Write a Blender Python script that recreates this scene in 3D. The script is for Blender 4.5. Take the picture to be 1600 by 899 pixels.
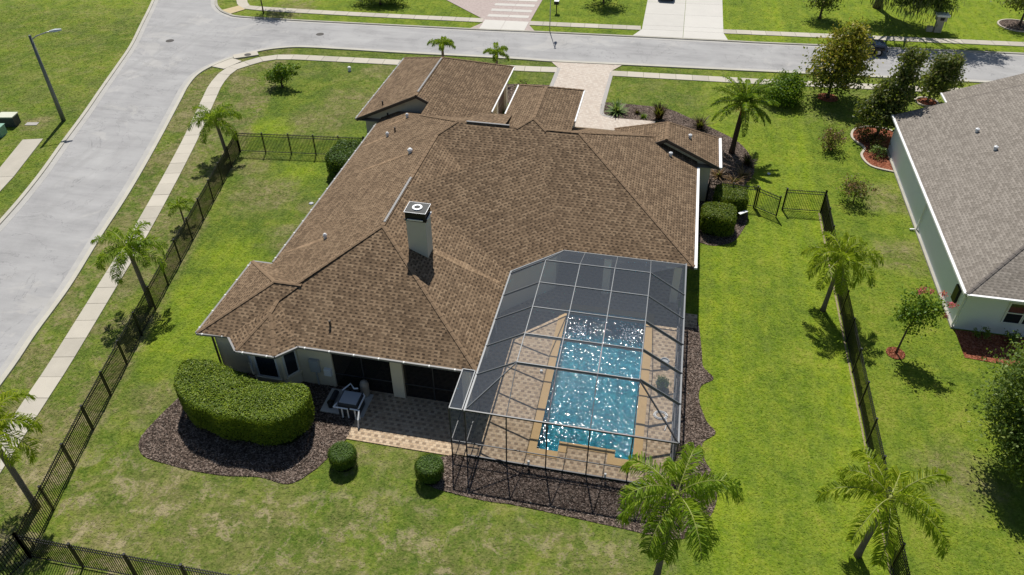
import bpy, bmesh, math, random
import numpy as np
from mathutils import Vector, Matrix
R_ = math.radians
for o in list(bpy.data.objects): bpy.data.objects.remove(o)
sc = bpy.context.scene
col = sc.collection
# ------------------------------------------------------------------ camera
cam = bpy.data.cameras.new('camera'); cam.lens = 26.85; cam.sensor_width = 36; cam.clip_end = 3000; cam.clip_start = .5
camo = bpy.data.objects.new('camera', cam); col.objects.link(camo)
camo.location = (0, 0, 30); camo.rotation_euler = (R_(90 - 38.77), 0, R_(11.54)); sc.camera = camo
# ------------------------------------------------------------------ sky and sun
SUN_EL, SUN_AZ = 57.0, -16.0
w = bpy.data.worlds.new('World'); sc.world = w; w.use_nodes = True
nt = w.node_tree; nt.nodes.clear()
out = nt.nodes.new('ShaderNodeOutputWorld'); bg = nt.nodes.new('ShaderNodeBackground'); sky = nt.nodes.new('ShaderNodeTexSky')
sky.sky_type = 'NISHITA'; sky.sun_disc = False; sky.sun_elevation = R_(SUN_EL); sky.sun_rotation = R_(SUN_AZ); sky.dust_density = .6
bg.inputs[1].default_value = .065
nt.links.new(sky.outputs[0], bg.inputs[0]); nt.links.new(bg.outputs[0], out.inputs[0])
sl = bpy.data.lights.new('sun', 'SUN'); sl.energy = 5.0; sl.angle = R_(.5); sl.color = (1, .96, .89)
so = bpy.data.objects.new('sun', sl); col.objects.link(so); so.location = (-20, 60, 80)
ce = math.cos(R_(SUN_EL)); sdir = Vector((math.sin(R_(SUN_AZ)) * ce, math.cos(R_(SUN_AZ)) * ce, math.sin(R_(SUN_EL))))
so.rotation_euler = sdir.to_track_quat('Z', 'Y').to_euler()
vs = sc.view_settings; vs.view_transform = 'Standard'; vs.look = 'None'; vs.exposure = 0.12; vs.gamma = 1; vs.use_curve_mapping = False
sc.render.engine = 'CYCLES'; sc.cycles.transparent_max_bounces = 16; sc.cycles.max_bounces = 8

# ------------------------------------------------------------------ materials
class N:
    def __init__(s, name):
        s.m = bpy.data.materials.new(name); s.m.use_nodes = True; s.t = s.m.node_tree; s.t.nodes.clear()
        s.out = s.n('ShaderNodeOutputMaterial')
    def n(s, t, **k):
        x = s.t.nodes.new(t)
        for a, b in k.items(): setattr(x, a, b)
        return x
    def put(s, sock, v):
        if isinstance(v, bpy.types.NodeSocket): s.t.links.new(v, sock)
        elif v is not None:
            if isinstance(v, (tuple, list)) and len(v) == 3 and sock.type == 'RGBA': v = (*v, 1)
            sock.default_value = v
    def math(s, op, a, b=None, c=None):
        x = s.n('ShaderNodeMath', operation=op); s.put(x.inputs[0], a); s.put(x.inputs[1], b)
        if c is not None: s.put(x.inputs[2], c)
        return x.outputs[0]
    def mix(s, f, a, b, bt='MIX'):
        x = s.n('ShaderNodeMix', data_type='RGBA', blend_type=bt); s.put(x.inputs[0], f); s.put(x.inputs[6], a); s.put(x.inputs[7], b); return x.outputs[2]
    def ramp(s, f, pts):
        x = s.n('ShaderNodeValToRGB'); s.put(x.inputs[0], f); cr = x.color_ramp
        while len(cr.elements) < len(pts): cr.elements.new(.5)
        for e, (p, c) in zip(cr.elements, pts): e.position = p; e.color = (*c, 1) if len(c) == 3 else c
        return x.outputs[0]
    def sm(s, v, a, b):
        x = s.n('ShaderNodeMapRange', interpolation_type='SMOOTHSTEP'); s.put(x.inputs[0], v); x.inputs[1].default_value = a; x.inputs[2].default_value = b; return x.outputs[0]
    def noise(s, vec, scale, detail=4, rough=.6, dist=0):
        x = s.n('ShaderNodeTexNoise'); s.put(x.inputs['Vector'], vec); x.inputs['Scale'].default_value = scale; x.inputs['Detail'].default_value = detail; x.inputs['Roughness'].default_value = rough; x.inputs['Distortion'].default_value = dist; return x.outputs['Fac']
    def pos(s): return s.n('ShaderNodeNewGeometry').outputs['Position']
    def rnd(s): return s.n('ShaderNodeNewGeometry').outputs['Random Per Island']
    def orand(s): return s.n('ShaderNodeObjectInfo').outputs['Random']
    def sep(s, v):
        x = s.n('ShaderNodeSeparateXYZ'); s.put(x.inputs[0], v); return x.outputs
    def comb(s, x_, y_, z_=0.):
        x = s.n('ShaderNodeCombineXYZ'); s.put(x.inputs[0], x_); s.put(x.inputs[1], y_); s.put(x.inputs[2], z_); return x.outputs[0]
    def bump(s, h, strength, dist):
        x = s.n('ShaderNodeBump'); x.inputs['Strength'].default_value = strength; x.inputs['Distance'].default_value = dist; s.put(x.inputs['Height'], h); return x.outputs[0]
    def bsdf(s, c, rough=.8, spec=.3, metal=0, normal=None):
        x = s.n('ShaderNodeBsdfPrincipled'); s.put(x.inputs['Base Color'], c); s.put(x.inputs['Roughness'], rough); x.inputs['Specular IOR Level'].default_value = spec; s.put(x.inputs['Metallic'], metal)
        if normal is not None: s.put(x.inputs['Normal'], normal)
        return x.outputs[0]
    def end(s, sh): s.t.links.new(sh, s.out.inputs[0]); return s.m

def plain(name, c, rough=.6, spec=.3, metal=0, var=.12, scale=3., grain=0):
    k = N(name); p = k.pos(); n = k.noise(p, scale, 5, .65)
    cc = k.mix(n, tuple(v * (1 - var) for v in c), tuple(min(1, v * (1 + var)) for v in c))
    nb = k.bump(k.noise(p, 40, 3), .4, grain) if grain else None
    return k.end(k.bsdf(cc, rough, spec, metal, nb))

def leafmat(name, cols, trans=.3, rough=.45, spec=.35):
    rough = max(rough, .5); spec = min(spec, .22)
    k = N(name); r = k.rnd()
    n = len(cols); c = k.ramp(r, [(i / max(1, n - 1), cc) for i, cc in enumerate(cols)])
    nz = k.noise(k.pos(), 1.3, 3)
    c = k.mix(k.sm(nz, .35, .7), k.mix(.35, c, cols[0]), c)
    b = k.bsdf(c, rough, spec)
    t = k.n('ShaderNodeBsdfTranslucent'); k.put(t.inputs[0], k.mix(.45, c, (.46, .60, .03)))
    trans = trans * 1.35 if trans else 0
    m = k.n('ShaderNodeMixShader'); m.inputs[0].default_value = trans; k.t.links.new(b, m.inputs[1]); k.t.links.new(t.outputs[0], m.inputs[2])
    return k.end(m.outputs[0])

LUSH = [(-26.4, 47., 2.2), (-25.3, 31.6, 3.6), (-25.2, 28.4, 3.2), (-26.4, 36.1, 2.4), (5.1, 36, 3.), (5.4, 22.4, 3.), (-31.5, 53.8, 2.5), (7.5, 52, 4.), (9.5, 45, 4.)]
GREEN = [(-12.4, 19.3, 2.4), (-8.5, 19.2, 2.4), (-16, 18.2, 2.), (-59, 69, 6.), (-50.2, 53.5, 2.5), (-10, 16.8, 2.6), (-4.4, 19.4, 1.6)]
DRY = [(-27.5, 43.6, 3.2), (-30.6, 47.6, 2.2), (-22.4, 24.6, 1.), (-24.4, 23.4, 1.8), (-17.2, 16.8, 2.6), (-20.8, 18.3, 2.2), (-14.4, 18.3, .9), (-1.3, 18.9, 1.4), (-9.9, 22.6, 1.2), (-11.6, 22.2, 1.2), (17.1, 45, 2.4), (17.3, 52, 2.4), (-26.3, 59.9, 4.2), (-28.2, 55.6, 3.4), (-26.4, 66.6, 2.6), (-52, 50.7, 1.9), (16.5, 26.6, 2.4), (-23.2, 39, 2.2), (-23.4, 43, 1.6), (-6, 16.5, 1.6), (-22.2, 15.6, 1.6), (-8.2, 17.9, .7), (-12, 18., .8)]
def grass_mat():
    k = N('grass'); p = k.pos(); x, y, z = k.sep(p)
    wob = k.n('ShaderNodeTexNoise'); wob.inputs['Scale'].default_value = .7; wob.inputs['Detail'].default_value = 4; k.put(wob.inputs['Vector'], p)
    wv = k.n('ShaderNodeVectorMath', operation='MULTIPLY_ADD'); k.put(wv.inputs[0], wob.outputs['Color']); wv.inputs[1].default_value = (3.2, 3.2, 0); k.put(wv.inputs[2], p)
    sub = k.n('ShaderNodeVectorMath', operation='SUBTRACT'); k.put(sub.inputs[0], wv.outputs[0]); sub.inputs[1].default_value = (1.6, 1.6, 0); wp = sub.outputs[0]
    def blobs(lst):
        acc = None
        for (bx, by, br) in lst:
            d = k.n('ShaderNodeVectorMath', operation='DISTANCE'); k.put(d.inputs[0], wp); d.inputs[1].default_value = (bx, by, 0)
            v = k.sm(d.outputs['Value'], br * 1.25, br * .35); acc = v if acc is None else k.math('MAXIMUM', acc, v)
        return acc
    big = k.noise(p, .10, 4, .6, .3); mid = k.noise(p, .55, 6, .7, .4); fine = k.noise(p, 2.6, 5, .75); gr = k.noise(p, 6.5, 4, .8); g2 = k.noise(p, 15, 2, .8)
    stretch = k.noise(k.comb(k.math('MULTIPLY', x, 1.), k.math('MULTIPLY', y, .25)), 1.2, 4, .7)
    right = k.math('MULTIPLY', k.sm(x, 2.5, 6.), k.math('SUBTRACT', 1., k.math('MULTIPLY', k.sm(x, 12.2, 12.9), .6)))
    right = k.math('MULTIPLY', right, k.math('ADD', .55, k.math('MULTIPLY', k.sm(k.math('ABSOLUTE', k.math('SUBTRACT', x, 8.5)), .5, 4.), .45)))
    far = k.sm(y, 74., 79.); farr = k.math('MULTIPLY', far, k.sm(x, 8., 30.))
    leftl = k.math('SUBTRACT', 1., k.sm(x, -49., -44.))
    lush = k.math('MAXIMUM', right, k.math('MAXIMUM', k.math('ADD', k.math('MULTIPLY', far, .45), k.math('MULTIPLY', farr, .5)), k.math('MULTIPLY', leftl, .22)))
    lush = k.math('MAXIMUM', lush, k.math('MULTIPLY', blobs(LUSH), .9))
    lush = k.math('MULTIPLY', lush, k.math('SUBTRACT', 1., k.math('MULTIPLY', blobs(GREEN), .8)))
    fx = k.math('ADD', k.math('MULTIPLY', k.math('SUBTRACT', y, 14.6), -.232), -24.35)   # line of the left fence
    verge = k.math('MULTIPLY', k.math('SUBTRACT', 1., k.sm(k.math('SUBTRACT', x, fx), -.3, .6)), k.sm(x, -46., -44.))
    dry_z = k.math('MULTIPLY', k.math('MULTIPLY', verge, .85), k.math('SUBTRACT', 1., leftl))
    rear = k.math('MULTIPLY', k.math('SUBTRACT', 1., k.sm(y, 17.5, 23.)), k.math('SUBTRACT', 1., k.sm(x, 1., 5.)))
    front = k.math('MULTIPLY', k.math('SUBTRACT', 1., far), k.sm(y, 60., 66.))
    t = k.math('ADD', k.math('MULTIPLY', big, .3), k.math('MULTIPLY', mid, .7))
    t = k.math('ADD', t, k.math('MULTIPLY', k.math('SUBTRACT', stretch, .5), .25))
    t = k.math('ADD', t, k.math('MULTIPLY', k.math('SUBTRACT', fine, .5), .45))
    t = k.math('ADD', k.math('MULTIPLY', k.math('SUBTRACT', t, .5), 1.7), .5)
    green = k.ramp(t, [(.24, (.036, .090, .008)), (.45, (.078, .142, .011)), (.62, (.132, .188, .016)), (.82, (.215, .225, .05))])
    lushc = k.ramp(t, [(.24, (.085, .160, .005)), (.45, (.152, .240, .006)), (.62, (.208, .285, .008)), (.82, (.275, .305, .03))])
    c = k.mix(lush, green, lushc)
    dryc = k.ramp(k.math('ADD', k.math('MULTIPLY', mid, .45), k.math('MULTIPLY', fine, .55)), [(.36, (.085, .10, .026)), (.48, (.150, .148, .054)), (.60, (.245, .208, .108)), (.70, (.34, .285, .18))])
    pat = k.sm(k.math('ADD', k.noise(p, .42, 5, .62, .6), k.math('MULTIPLY', k.math('SUBTRACT', fine, .5), .7)), .38, .62)
    dm = k.math('MAXIMUM', dry_z, k.math('MAXIMUM', k.math('MULTIPLY', rear, .55), k.math('MAXIMUM', k.math('MULTIPLY', front, .25), k.math('MULTIPLY', leftl, .30))))
    dm = k.math('MULTIPLY', dm, k.math('ADD', k.math('MULTIPLY', pat, 1.05), .1))
    dm = k.math('MAXIMUM', dm, k.math('MULTIPLY', blobs(DRY), k.math('ADD', .36, k.math('MULTIPLY', pat, .58))))
    c = k.mix(dm, c, dryc)
    bare = k.sm(k.math('ADD', k.noise(p, .8, 5, .72, .5), k.math('MULTIPLY', k.math('SUBTRACT', gr, .5), .5)), .515, .615)
    bm = k.math('ADD', .04, k.math('ADD', k.math('MULTIPLY', rear, .62), k.math('MULTIPLY', dm, .5)))
    c = k.mix(k.math('MULTIPLY', bare, bm), c, (.33, .275, .165))
    st = k.math('SINE', k.math('ADD', k.math('MULTIPLY', x, 5.6), k.math('MULTIPLY', mid, 2.)))
    c = k.mix(k.math('MULTIPLY', k.math('MULTIPLY', k.math('ADD', st, 1.), .10), lush), c, (.23, .26, .05))
    c = k.mix(k.math('MULTIPLY', k.sm(gr, .46, .64), .52), c, k.mix(.6, c, (.020, .042, .004)))
    c = k.mix(k.math('MULTIPLY', k.sm(gr, .50, .34), .50), c, k.mix(.6, c, (.33, .33, .10)))
    c = k.mix(k.math('MULTIPLY', k.rnd(), .30), c, k.mix(.6, c, (.30, .30, .08)))
    nb = k.bump(k.math('ADD', k.math('MULTIPLY', gr, .7), k.math('ADD', k.math('MULTIPLY', fine, .6), k.math('MULTIPLY', g2, .25))), .8, .14)
    return k.end(k.bsdf(c, .9, .08, 0, nb))

def shingle(name, cols, dark, W=.30, Hh=.19, darkw=.52, dark_amt=1., stain=.25):
    k = N(name); uv = k.n('ShaderNodeUVMap').outputs[0]; u, v, _ = k.sep(uv)
    rr = k.math('DIVIDE', v, Hh); row = k.math('FLOOR', rr); fv = k.math('FRACT', rr)
    wn = k.n('ShaderNodeTexWhiteNoise', noise_dimensions='1D'); k.put(wn.inputs['W'], row)
    off = k.math('ADD', k.math('MULTIPLY', row, .5), k.math('MULTIPLY', wn.outputs[0], 1.))
    uu = k.math('ADD', k.math('DIVIDE', u, W), off); cell = k.math('FLOOR', uu); fu = k.math('FRACT', uu)
    w2 = k.n('ShaderNodeTexWhiteNoise', noise_dimensions='2D'); k.put(w2.inputs['Vector'], k.comb(cell, row)); rnd = w2.outputs[0]
    p = k.pos()
    base = k.ramp(k.math('ADD', k.math('MULTIPLY', rnd, .75), k.math('MULTIPLY', k.noise(p, 25, 2), .25)), [(i / (len(cols) - 1), c) for i, c in enumerate(cols)])
    wid = k.math('ADD', darkw - .12, k.math('MULTIPLY', w2.outputs[0], .24))
    inx = k.math('LESS_THAN', fu, wid); iny = k.math('LESS_THAN', fv, .46)
    dash = k.math('MULTIPLY', inx, iny)
    w3 = k.n('ShaderNodeTexWhiteNoise', noise_dimensions='3D'); k.put(w3.inputs['Vector'], k.comb(cell, row, 3.7))
    dash = k.math('MULTIPLY', dash, k.math('ADD', .58, k.math('MULTIPLY', w3.outputs[0], .42)))
    c = k.mix(k.math('MULTIPLY', dash, dark_amt), base, dark)
    edge = k.math('MULTIPLY', k.math('GREATER_THAN', fv, .88), .30)
    c = k.mix(edge, c, tuple(v_ * .5 for v_ in dark))
    st = k.noise(k.comb(k.math('MULTIPLY', u, .9), k.math('MULTIPLY', v, .16)), 1.1, 5, .65)
    c = k.mix(k.math('MULTIPLY', k.sm(st, .5, .75), stain), c, cols[-1])
    c = k.mix(k.math('MULTIPLY', k.sm(k.noise(p, .35, 4), .5, .72), stain), c, k.mix(.5, c, dark))
    h = k.math('ADD', k.math('MULTIPLY', dash, -.6), k.math('MULTIPLY', fv, -.7))
    return k.end(k.bsdf(c, .9, .15, 0, k.bump(h, .7, .03)))

def paver(name, cols, W=.30, Hh=.30, darkp=.32, dark=(.08, .06, .05), rot=0., joint=(.25, .22, .18)):
    k = N(name); p = k.pos(); x, y, z = k.sep(p)
    c_, s_ = math.cos(rot), math.sin(rot)
    u = k.math('ADD', k.math('MULTIPLY', x, c_), k.math('MULTIPLY', y, s_)); v = k.math('SUBTRACT', k.math('MULTIPLY', y, c_), k.math('MULTIPLY', x, s_))
    rr = k.math('DIVIDE', v, Hh); row = k.math('FLOOR', rr); fv = k.math('FRACT', rr)
    uu = k.math('ADD', k.math('DIVIDE', u, W), k.math('MULTIPLY', row, .5)); cell = k.math('FLOOR', uu); fu = k.math('FRACT', uu)
    w2 = k.n('ShaderNodeTexWhiteNoise', noise_dimensions='2D'); k.put(w2.inputs['Vector'], k.comb(cell, row)); rnd = w2.outputs[0]
    base = k.ramp(rnd, [(i / (len(cols) - 1), c) for i, c in enumerate(cols)])
    # regular darker small units, two rows apart
    par = k.math('ADD', k.math('MODULO', k.math('ABSOLUTE', cell), 2.), k.math('MULTIPLY', k.math('MODULO', k.math('ABSOLUTE', row), 2.), 1.))
    isd = k.math('MULTIPLY', k.math('LESS_THAN', par, .5), k.math('LESS_THAN', rnd, .93))
    core = k.math('MULTIPLY', k.math('MULTIPLY', k.math('GREATER_THAN', fu, .08), k.math('LESS_THAN', fu, .92)), k.math('MULTIPLY', k.math('GREATER_THAN', fv, .1), k.math('LESS_THAN', fv, .9)))
    c = k.mix(k.math('MULTIPLY', isd, darkp), base, dark)
    c = k.mix(k.math('MULTIPLY', k.math('SUBTRACT', 1., core), .45), c, joint)
    c = k.mix(k.math('MULTIPLY', k.noise(p, .8, 5), .3), c, k.mix(.5, c, dark))
    return k.end(k.bsdf(c, .85, .2, 0, k.bump(k.math('ADD', core, k.math('MULTIPLY', rnd, .5)), .5, .012)))

def road_mat():
    k = N('worn_asphalt'); p = k.pos(); x, y, z = k.sep(p)
    a = k.noise(k.comb(k.math('MULTIPLY', x, .12), y), .9, 5, .65); b = k.noise(p, .25, 5, .6, .5); g = k.noise(p, 22, 3, .8)
    t = k.math('ADD', k.math('MULTIPLY', a, .4), k.math('ADD', k.math('MULTIPLY', b, .4), k.math('MULTIPLY', g, .2)))
    c = k.ramp(t, [(.34, (.235, .232, .232)), (.5, (.325, .32, .318)), (.66, (.40, .395, .388))])
    pt = k.sm(k.noise(p, .12, 5, .7, 1.2), .56, .62)
    c = k.mix(k.math('MULTIPLY', pt, .4), c, (.43, .415, .39))
    dk = k.sm(k.noise(p, .55, 6, .75, .6), .54, .68); c = k.mix(k.math('MULTIPLY', dk, .22), c, (.23, .222, .212))
    cr = k.sm(k.math('ABSOLUTE', k.math('SUBTRACT', k.noise(p, .16, 7, .62, 1.5), .5)), .006, .001); c = k.mix(k.math('MULTIPLY', cr, .4), c, (.12, .12, .12))
    wl = k.noise(k.comb(k.math('MULTIPLY', x, .9), k.math('MULTIPLY', y, .09)), 1.1, 4, .6)
    lr = k.math('MULTIPLY', k.math('SUBTRACT', 1., k.sm(x, -44., -36.)), k.sm(wl, .5, .68))
    c = k.mix(k.math('MULTIPLY', lr, .45), c, (.28, .275, .27))
    return k.end(k.bsdf(c, .9, .2, 0, k.bump(g, .4, .01)))

def concrete(name, c, var=.14):
    k = N(name); p = k.pos(); n = k.noise(p, .7, 6, .7); g = k.noise(p, 18, 3, .7); o = k.orand()
    t = k.math('ADD', k.math('MULTIPLY', n, .5), k.math('ADD', k.math('MULTIPLY', g, .2), k.math('MULTIPLY', o, .3)))
    cc = k.ramp(t, [(.25, tuple(v * (1 - var * 1.3) for v in c)), (.5, c), (.75, tuple(min(.9, v * (1 + var)) for v in c))])
    return k.end(k.bsdf(cc, .9, .2, 0, k.bump(g, .3, .01)))

def mulch_mat(name, cols):
    k = N(name); p = k.pos(); n = k.noise(p, 12, 5, .8, 1.); m = k.noise(p, 1.1, 4)
    v = k.n('ShaderNodeTexVoronoi'); k.put(v.inputs['Vector'], p); v.inputs['Scale'].default_value = 14
    t = k.math('ADD', k.math('MULTIPLY', k.sep(v.outputs['Color'])[0], .55), k.math('ADD', k.math('MULTIPLY', n, .3), k.math('MULTIPLY', m, .25)))
    c = k.ramp(t, [(.2 + .6 * i / (len(cols) - 1), c) for i, c in enumerate(cols)])
    return k.end(k.bsdf(c, .95, .1, 0, k.bump(k.math('ADD', n, v.outputs[0]), .9, .06)))

def screen_mat(name, f, c):
    k = N(name); d = k.n('ShaderNodeBsdfDiffuse'); d.inputs[0].default_value = (*c, 1); t = k.n('ShaderNodeBsdfTransparent')
    m = k.n('ShaderNodeMixShader'); m.inputs[0].default_value = f; k.t.links.new(t.outputs[0], m.inputs[1]); k.t.links.new(d.outputs[0], m.inputs[2]); return k.end(m.outputs[0])

def water_mat():
    k = N('pool_water'); p = k.pos(); x, y, z = k.sep(p)
    a = k.noise(p, 3.3, 0, .5, .7); b = k.noise(p, 7.2, 0, .5, .6)
    h = k.math('ADD', k.math('MULTIPLY', a, .8), k.math('MULTIPLY', b, .30))
    nb = k.bump(h, 1., .085)
    gl = k.n('ShaderNodeBsdfGlossy'); gl.inputs['Roughness'].default_value = .055; k.t.links.new(nb, gl.inputs['Normal'])
    tr = k.n('ShaderNodeBsdfTransparent'); tr.inputs[0].default_value = (.30, .74, .84, 1)
    rf = k.n('ShaderNodeBsdfRefraction'); rf.inputs['IOR'].default_value = 1.33; rf.inputs['Roughness'].default_value = .02; rf.inputs[0].default_value = (.33, .76, .86, 1); k.t.links.new(nb, rf.inputs['Normal'])
    m0 = k.n('ShaderNodeMixShader'); m0.inputs[0].default_value = .5; k.t.links.new(tr.outputs[0], m0.inputs[1]); k.t.links.new(rf.outputs[0], m0.inputs[2])
    fr = k.n('ShaderNodeFresnel'); fr.inputs[0].default_value = 1.5; k.t.links.new(nb, fr.inputs['Normal'])
    m = k.n('ShaderNodeMixShader'); k.t.links.new(fr.outputs[0], m.inputs[0]); k.t.links.new(m0.outputs[0], m.inputs[1]); k.t.links.new(gl.outputs[0], m.inputs[2])
    return k.end(m.outputs[0])

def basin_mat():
    k = N('pool_plaster_caustics'); p = k.pos()
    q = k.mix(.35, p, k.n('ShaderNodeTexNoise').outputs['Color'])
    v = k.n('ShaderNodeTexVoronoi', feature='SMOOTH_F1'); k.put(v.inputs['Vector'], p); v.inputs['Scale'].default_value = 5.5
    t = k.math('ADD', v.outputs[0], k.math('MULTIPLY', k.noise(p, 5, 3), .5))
    c = k.ramp(t, [(.25, (.02, .17, .24)), (.55, (.07, .35, .43)), (.85, (.24, .62, .66))])  # teal cell mottle paints rippling water caustics into the plaster colour
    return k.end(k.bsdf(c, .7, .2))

def glass_mat():
    k = N('window_glass'); p = k.pos(); return k.end(k.bsdf(k.mix(k.noise(p, .6, 2), (.012, .016, .022), (.03, .036, .044)), .06, .6))

M = {}
M['grass'] = grass_mat()
M['road'] = road_mat()
M['walk'] = concrete('pavement_concrete', (.45, .415, .35))
M['apron'] = concrete('gutter_concrete', (.345, .335, .315), .25)
M['kerb'] = concrete('kerb_concrete', (.40, .38, .325), .25)
M['drivec'] = concrete('driveway_concrete', (.52, .50, .46), .08)
M['shingle'] = shingle('brown_shingle', [(.102, .068, .041), (.158, .107, .065), (.213, .146, .090), (.285, .203, .128)], (.027, .018, .012), dark_amt=.86, stain=.3)
M['streak'] = shingle('washed_shingle', [(.19, .125, .075), (.25, .17, .103), (.30, .205, .125), (.36, .255, .16)], (.10, .066, .042), dark_amt=.6, stain=.3)
M['cap'] = plain('hip_cap_shingle', (.205, .140, .087), .9, .15, var=.35, scale=6, grain=.01)
M['shingle_grey'] = shingle('grey_shingle', [(.165, .145, .122), (.215, .19, .162), (.255, .227, .195), (.30, .267, .23)], (.105, .092, .08), dark_amt=.6, stain=.15)
M['cap_grey'] = plain('grey_cap_shingle', (.15, .132, .118), .9, .15, var=.3, scale=6)
M['wall'] = plain('beige_stucco', (.68, .60, .46), .9, .15, var=.06, scale=1.5, grain=.006)
M['wall_nb'] = plain('pale_stucco', (.80, .83, .86), .9, .15, var=.05, scale=1.2, grain=.006)
M['trim'] = plain('white_trim', (.66, .66, .64), .5, .4, var=.1)
M['gutter'] = plain('gutter_paint', (.22, .215, .21), .5, .3, var=.2, scale=5)
M['gutter_white'] = plain('white_gutter_paint', (.80, .80, .79), .4, .4, var=.06)
M['fascia'] = plain('dark_fascia', (.07, .055, .045), .6, .3)
M['soffit'] = plain('soffit', (.30, .26, .20), .8, .2)
M['glass'] = glass_mat()
M['black'] = plain('black_metal', (.012, .013, .013), .45, .4, .2, var=.15)
M['bronze'] = plain('dark_bronze_frame', (.055, .057, .062), .45, .45, .3, var=.15)
M['alum'] = plain('white_aluminium', (.155, .165, .175), .45, .35, .1, var=.08)
M['steel'] = plain('galvanised_steel', (.32, .33, .33), .4, .5, .5, var=.15)
M['screen'] = screen_mat('insect_screen', .26, (.17, .195, .235))
M['screen_dark'] = screen_mat('lanai_screen', .60, (.02, .02, .022))
M['pave'] = paver('deck_paver', [(.40, .29, .185), (.50, .375, .245), (.57, .445, .305), (.45, .325, .21)], .18, .15, .62, (.14, .09, .06))
M['drive'] = paver('driveway_paver', [(.47, .40, .34), (.53, .46, .39), (.58, .52, .45), (.50, .42, .35)], .22, .22, .12, (.24, .18, .15), R_(45), (.40, .36, .31))
M['brickdrive'] = paver('brick_paver', [(.36, .29, .27), (.42, .35, .32), (.46, .39, .36), (.40, .33, .30)], .2, .1, .1, (.28, .2, .18), 0, (.36, .31, .29))
M['border'] = plain('grey_paver_border', (.37, .35, .33), .9, .2, var=.25, scale=8)
M['coping'] = plain('tan_coping', (.50, .34, .165), .8, .25, var=.16, scale=5)
M['mulch'] = mulch_mat('brown_mulch', [(.018, .013, .011), (.055, .040, .032), (.115, .085, .068), (.26, .20, .165)])
M['mulch_red'] = mulch_mat('red_mulch', [(.10, .028, .015), (.20, .060, .030), (.29, .10, .055), (.38, .16, .10)])
M['chip'] = leafmat('mulch_chip', [(.03, .022, .018), (.10, .075, .06), (.22, .175, .14), (.42, .36, .31)], 0, .9, .1)
M['chip_red'] = leafmat('red_mulch_chip', [(.09, .025, .014), (.22, .07, .035), (.34, .13, .075), (.46, .24, .16)], 0, .9, .1)
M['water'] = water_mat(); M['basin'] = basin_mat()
M['foam'] = plain('foam', (.72, .84, .93), .4, .3, var=.03)
M['bark'] = plain('bark', (.11, .085, .065), .95, .1, var=.35, scale=7, grain=.03)
M['palmbark'] = plain('palm_bark', (.20, .165, .13), .95, .1, var=.35, scale=8, grain=.03)
M['darkbark'] = plain('dark_palm_bark', (.065, .045, .034), .95, .1, var=.4, scale=9, grain=.04)
M['palm'] = leafmat('palm_leaf', [(.10, .185, .012), (.175, .28, .020), (.26, .37, .030), (.38, .45, .055)], .38, .38, .45)
M['palm_yel'] = leafmat('yellow_palm_leaf', [(.14, .215, .010), (.24, .32, .016), (.34, .41, .024), (.47, .48, .05)], .38, .38, .45)
M['date'] = leafmat('date_palm_leaf', [(.07, .155, .016), (.125, .23, .022), (.20, .31, .03), (.40, .42, .035)], .38, .4, .4)
M['rachis'] = plain('palm_rachis', (.25, .27, .08), .6, .3)
M['fruit'] = plain('orange_fruit', (.50, .15, .02), .6, .3, var=.3)
M['hedge'] = leafmat('hedge_leaf', [(.055, .10, .008), (.12, .185, .012), (.20, .275, .018), (.30, .36, .035)], .22, .4, .4)
M['hedge_y'] = leafmat('light_hedge_leaf', [(.050, .090, .008), (.10, .155, .012), (.165, .22, .02), (.25, .28, .035)], .22, .4, .4)
M['topiary'] = leafmat('topiary_leaf', [(.035, .080, .012), (.06, .12, .016), (.09, .16, .02), (.13, .20, .026)], .2, .45, .35)
M['core'] = plain('hedge_twigs', (.012, .020, .006), .95, .05)
M['mag'] = leafmat('magnolia_leaf', [(.038, .060, .014), (.075, .105, .021), (.135, .155, .036), (.28, .235, .08)], .2, .3, .55)
M['magy'] = leafmat('yellow_magnolia_leaf', [(.09, .11, .015), (.21, .20, .022), (.38, .30, .03), (.56, .43, .05)], .2, .3, .55)
M['oak'] = leafmat('oak_leaf', [(.05, .09, .016), (.10, .16, .03), (.165, .23, .048), (.25, .305, .085)], .25, .45, .35)
M['bush'] = leafmat('bush_leaf', [(.04, .10, .008), (.08, .165, .012), (.135, .245, .016), (.21, .32, .03)], .22, .4, .4)
M['redleaf'] = leafmat('reddish_leaf', [(.05, .07, .02), (.115, .095, .035), (.22, .10, .05), (.34, .16, .10)], .2, .5, .3)
M['darkred'] = leafmat('burgundy_leaf', [(.018, .010, .008), (.045, .020, .014), (.09, .045, .025), (.15, .09, .05)], .15, .5, .3)
M['bromel'] = leafmat('copper_leaf', [(.06, .035, .015), (.14, .08, .035), (.24, .14, .06), (.33, .22, .11)], .15, .5, .3)
M['variegated'] = leafmat('pale_spiky_leaf', [(.07, .14, .03), (.14, .24, .05), (.24, .34, .10), (.40, .46, .22)], .2, .45, .35)
M['pink'] = leafmat('pink_bloom', [(.55, .06, .12), (.68, .12, .2), (.75, .25, .3)], .3, .6, .2)
M['moss'] = leafmat('hanging_moss', [(.10, .12, .06), (.16, .18, .09), (.24, .25, .14)], .2, .8, .1)
M['brown_door'] = plain('brown_door', (.10, .048, .028), .55, .35, var=.15)
M['green_box'] = plain('green_cabinet', (.22, .40, .30), .5, .4, var=.1)
M['cream_box'] = plain('cream_cabinet', (.55, .56, .44), .5, .4, var=.1)
M['greymetal'] = plain('grey_metal_box', (.36, .38, .40), .5, .4, var=.1)
M['pvc'] = plain('white_pvc', (.78, .79, .80), .4, .4, var=.04)
M['heater'] = plain('dark_heater', (.035, .04, .048), .5, .4)
M['tank'] = plain('beige_tank', (.33, .29, .24), .5, .4)
M['blue_car'] = plain('dark_blue_paint', (.018, .035, .075), .25, .6, .3, var=.05)
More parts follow.
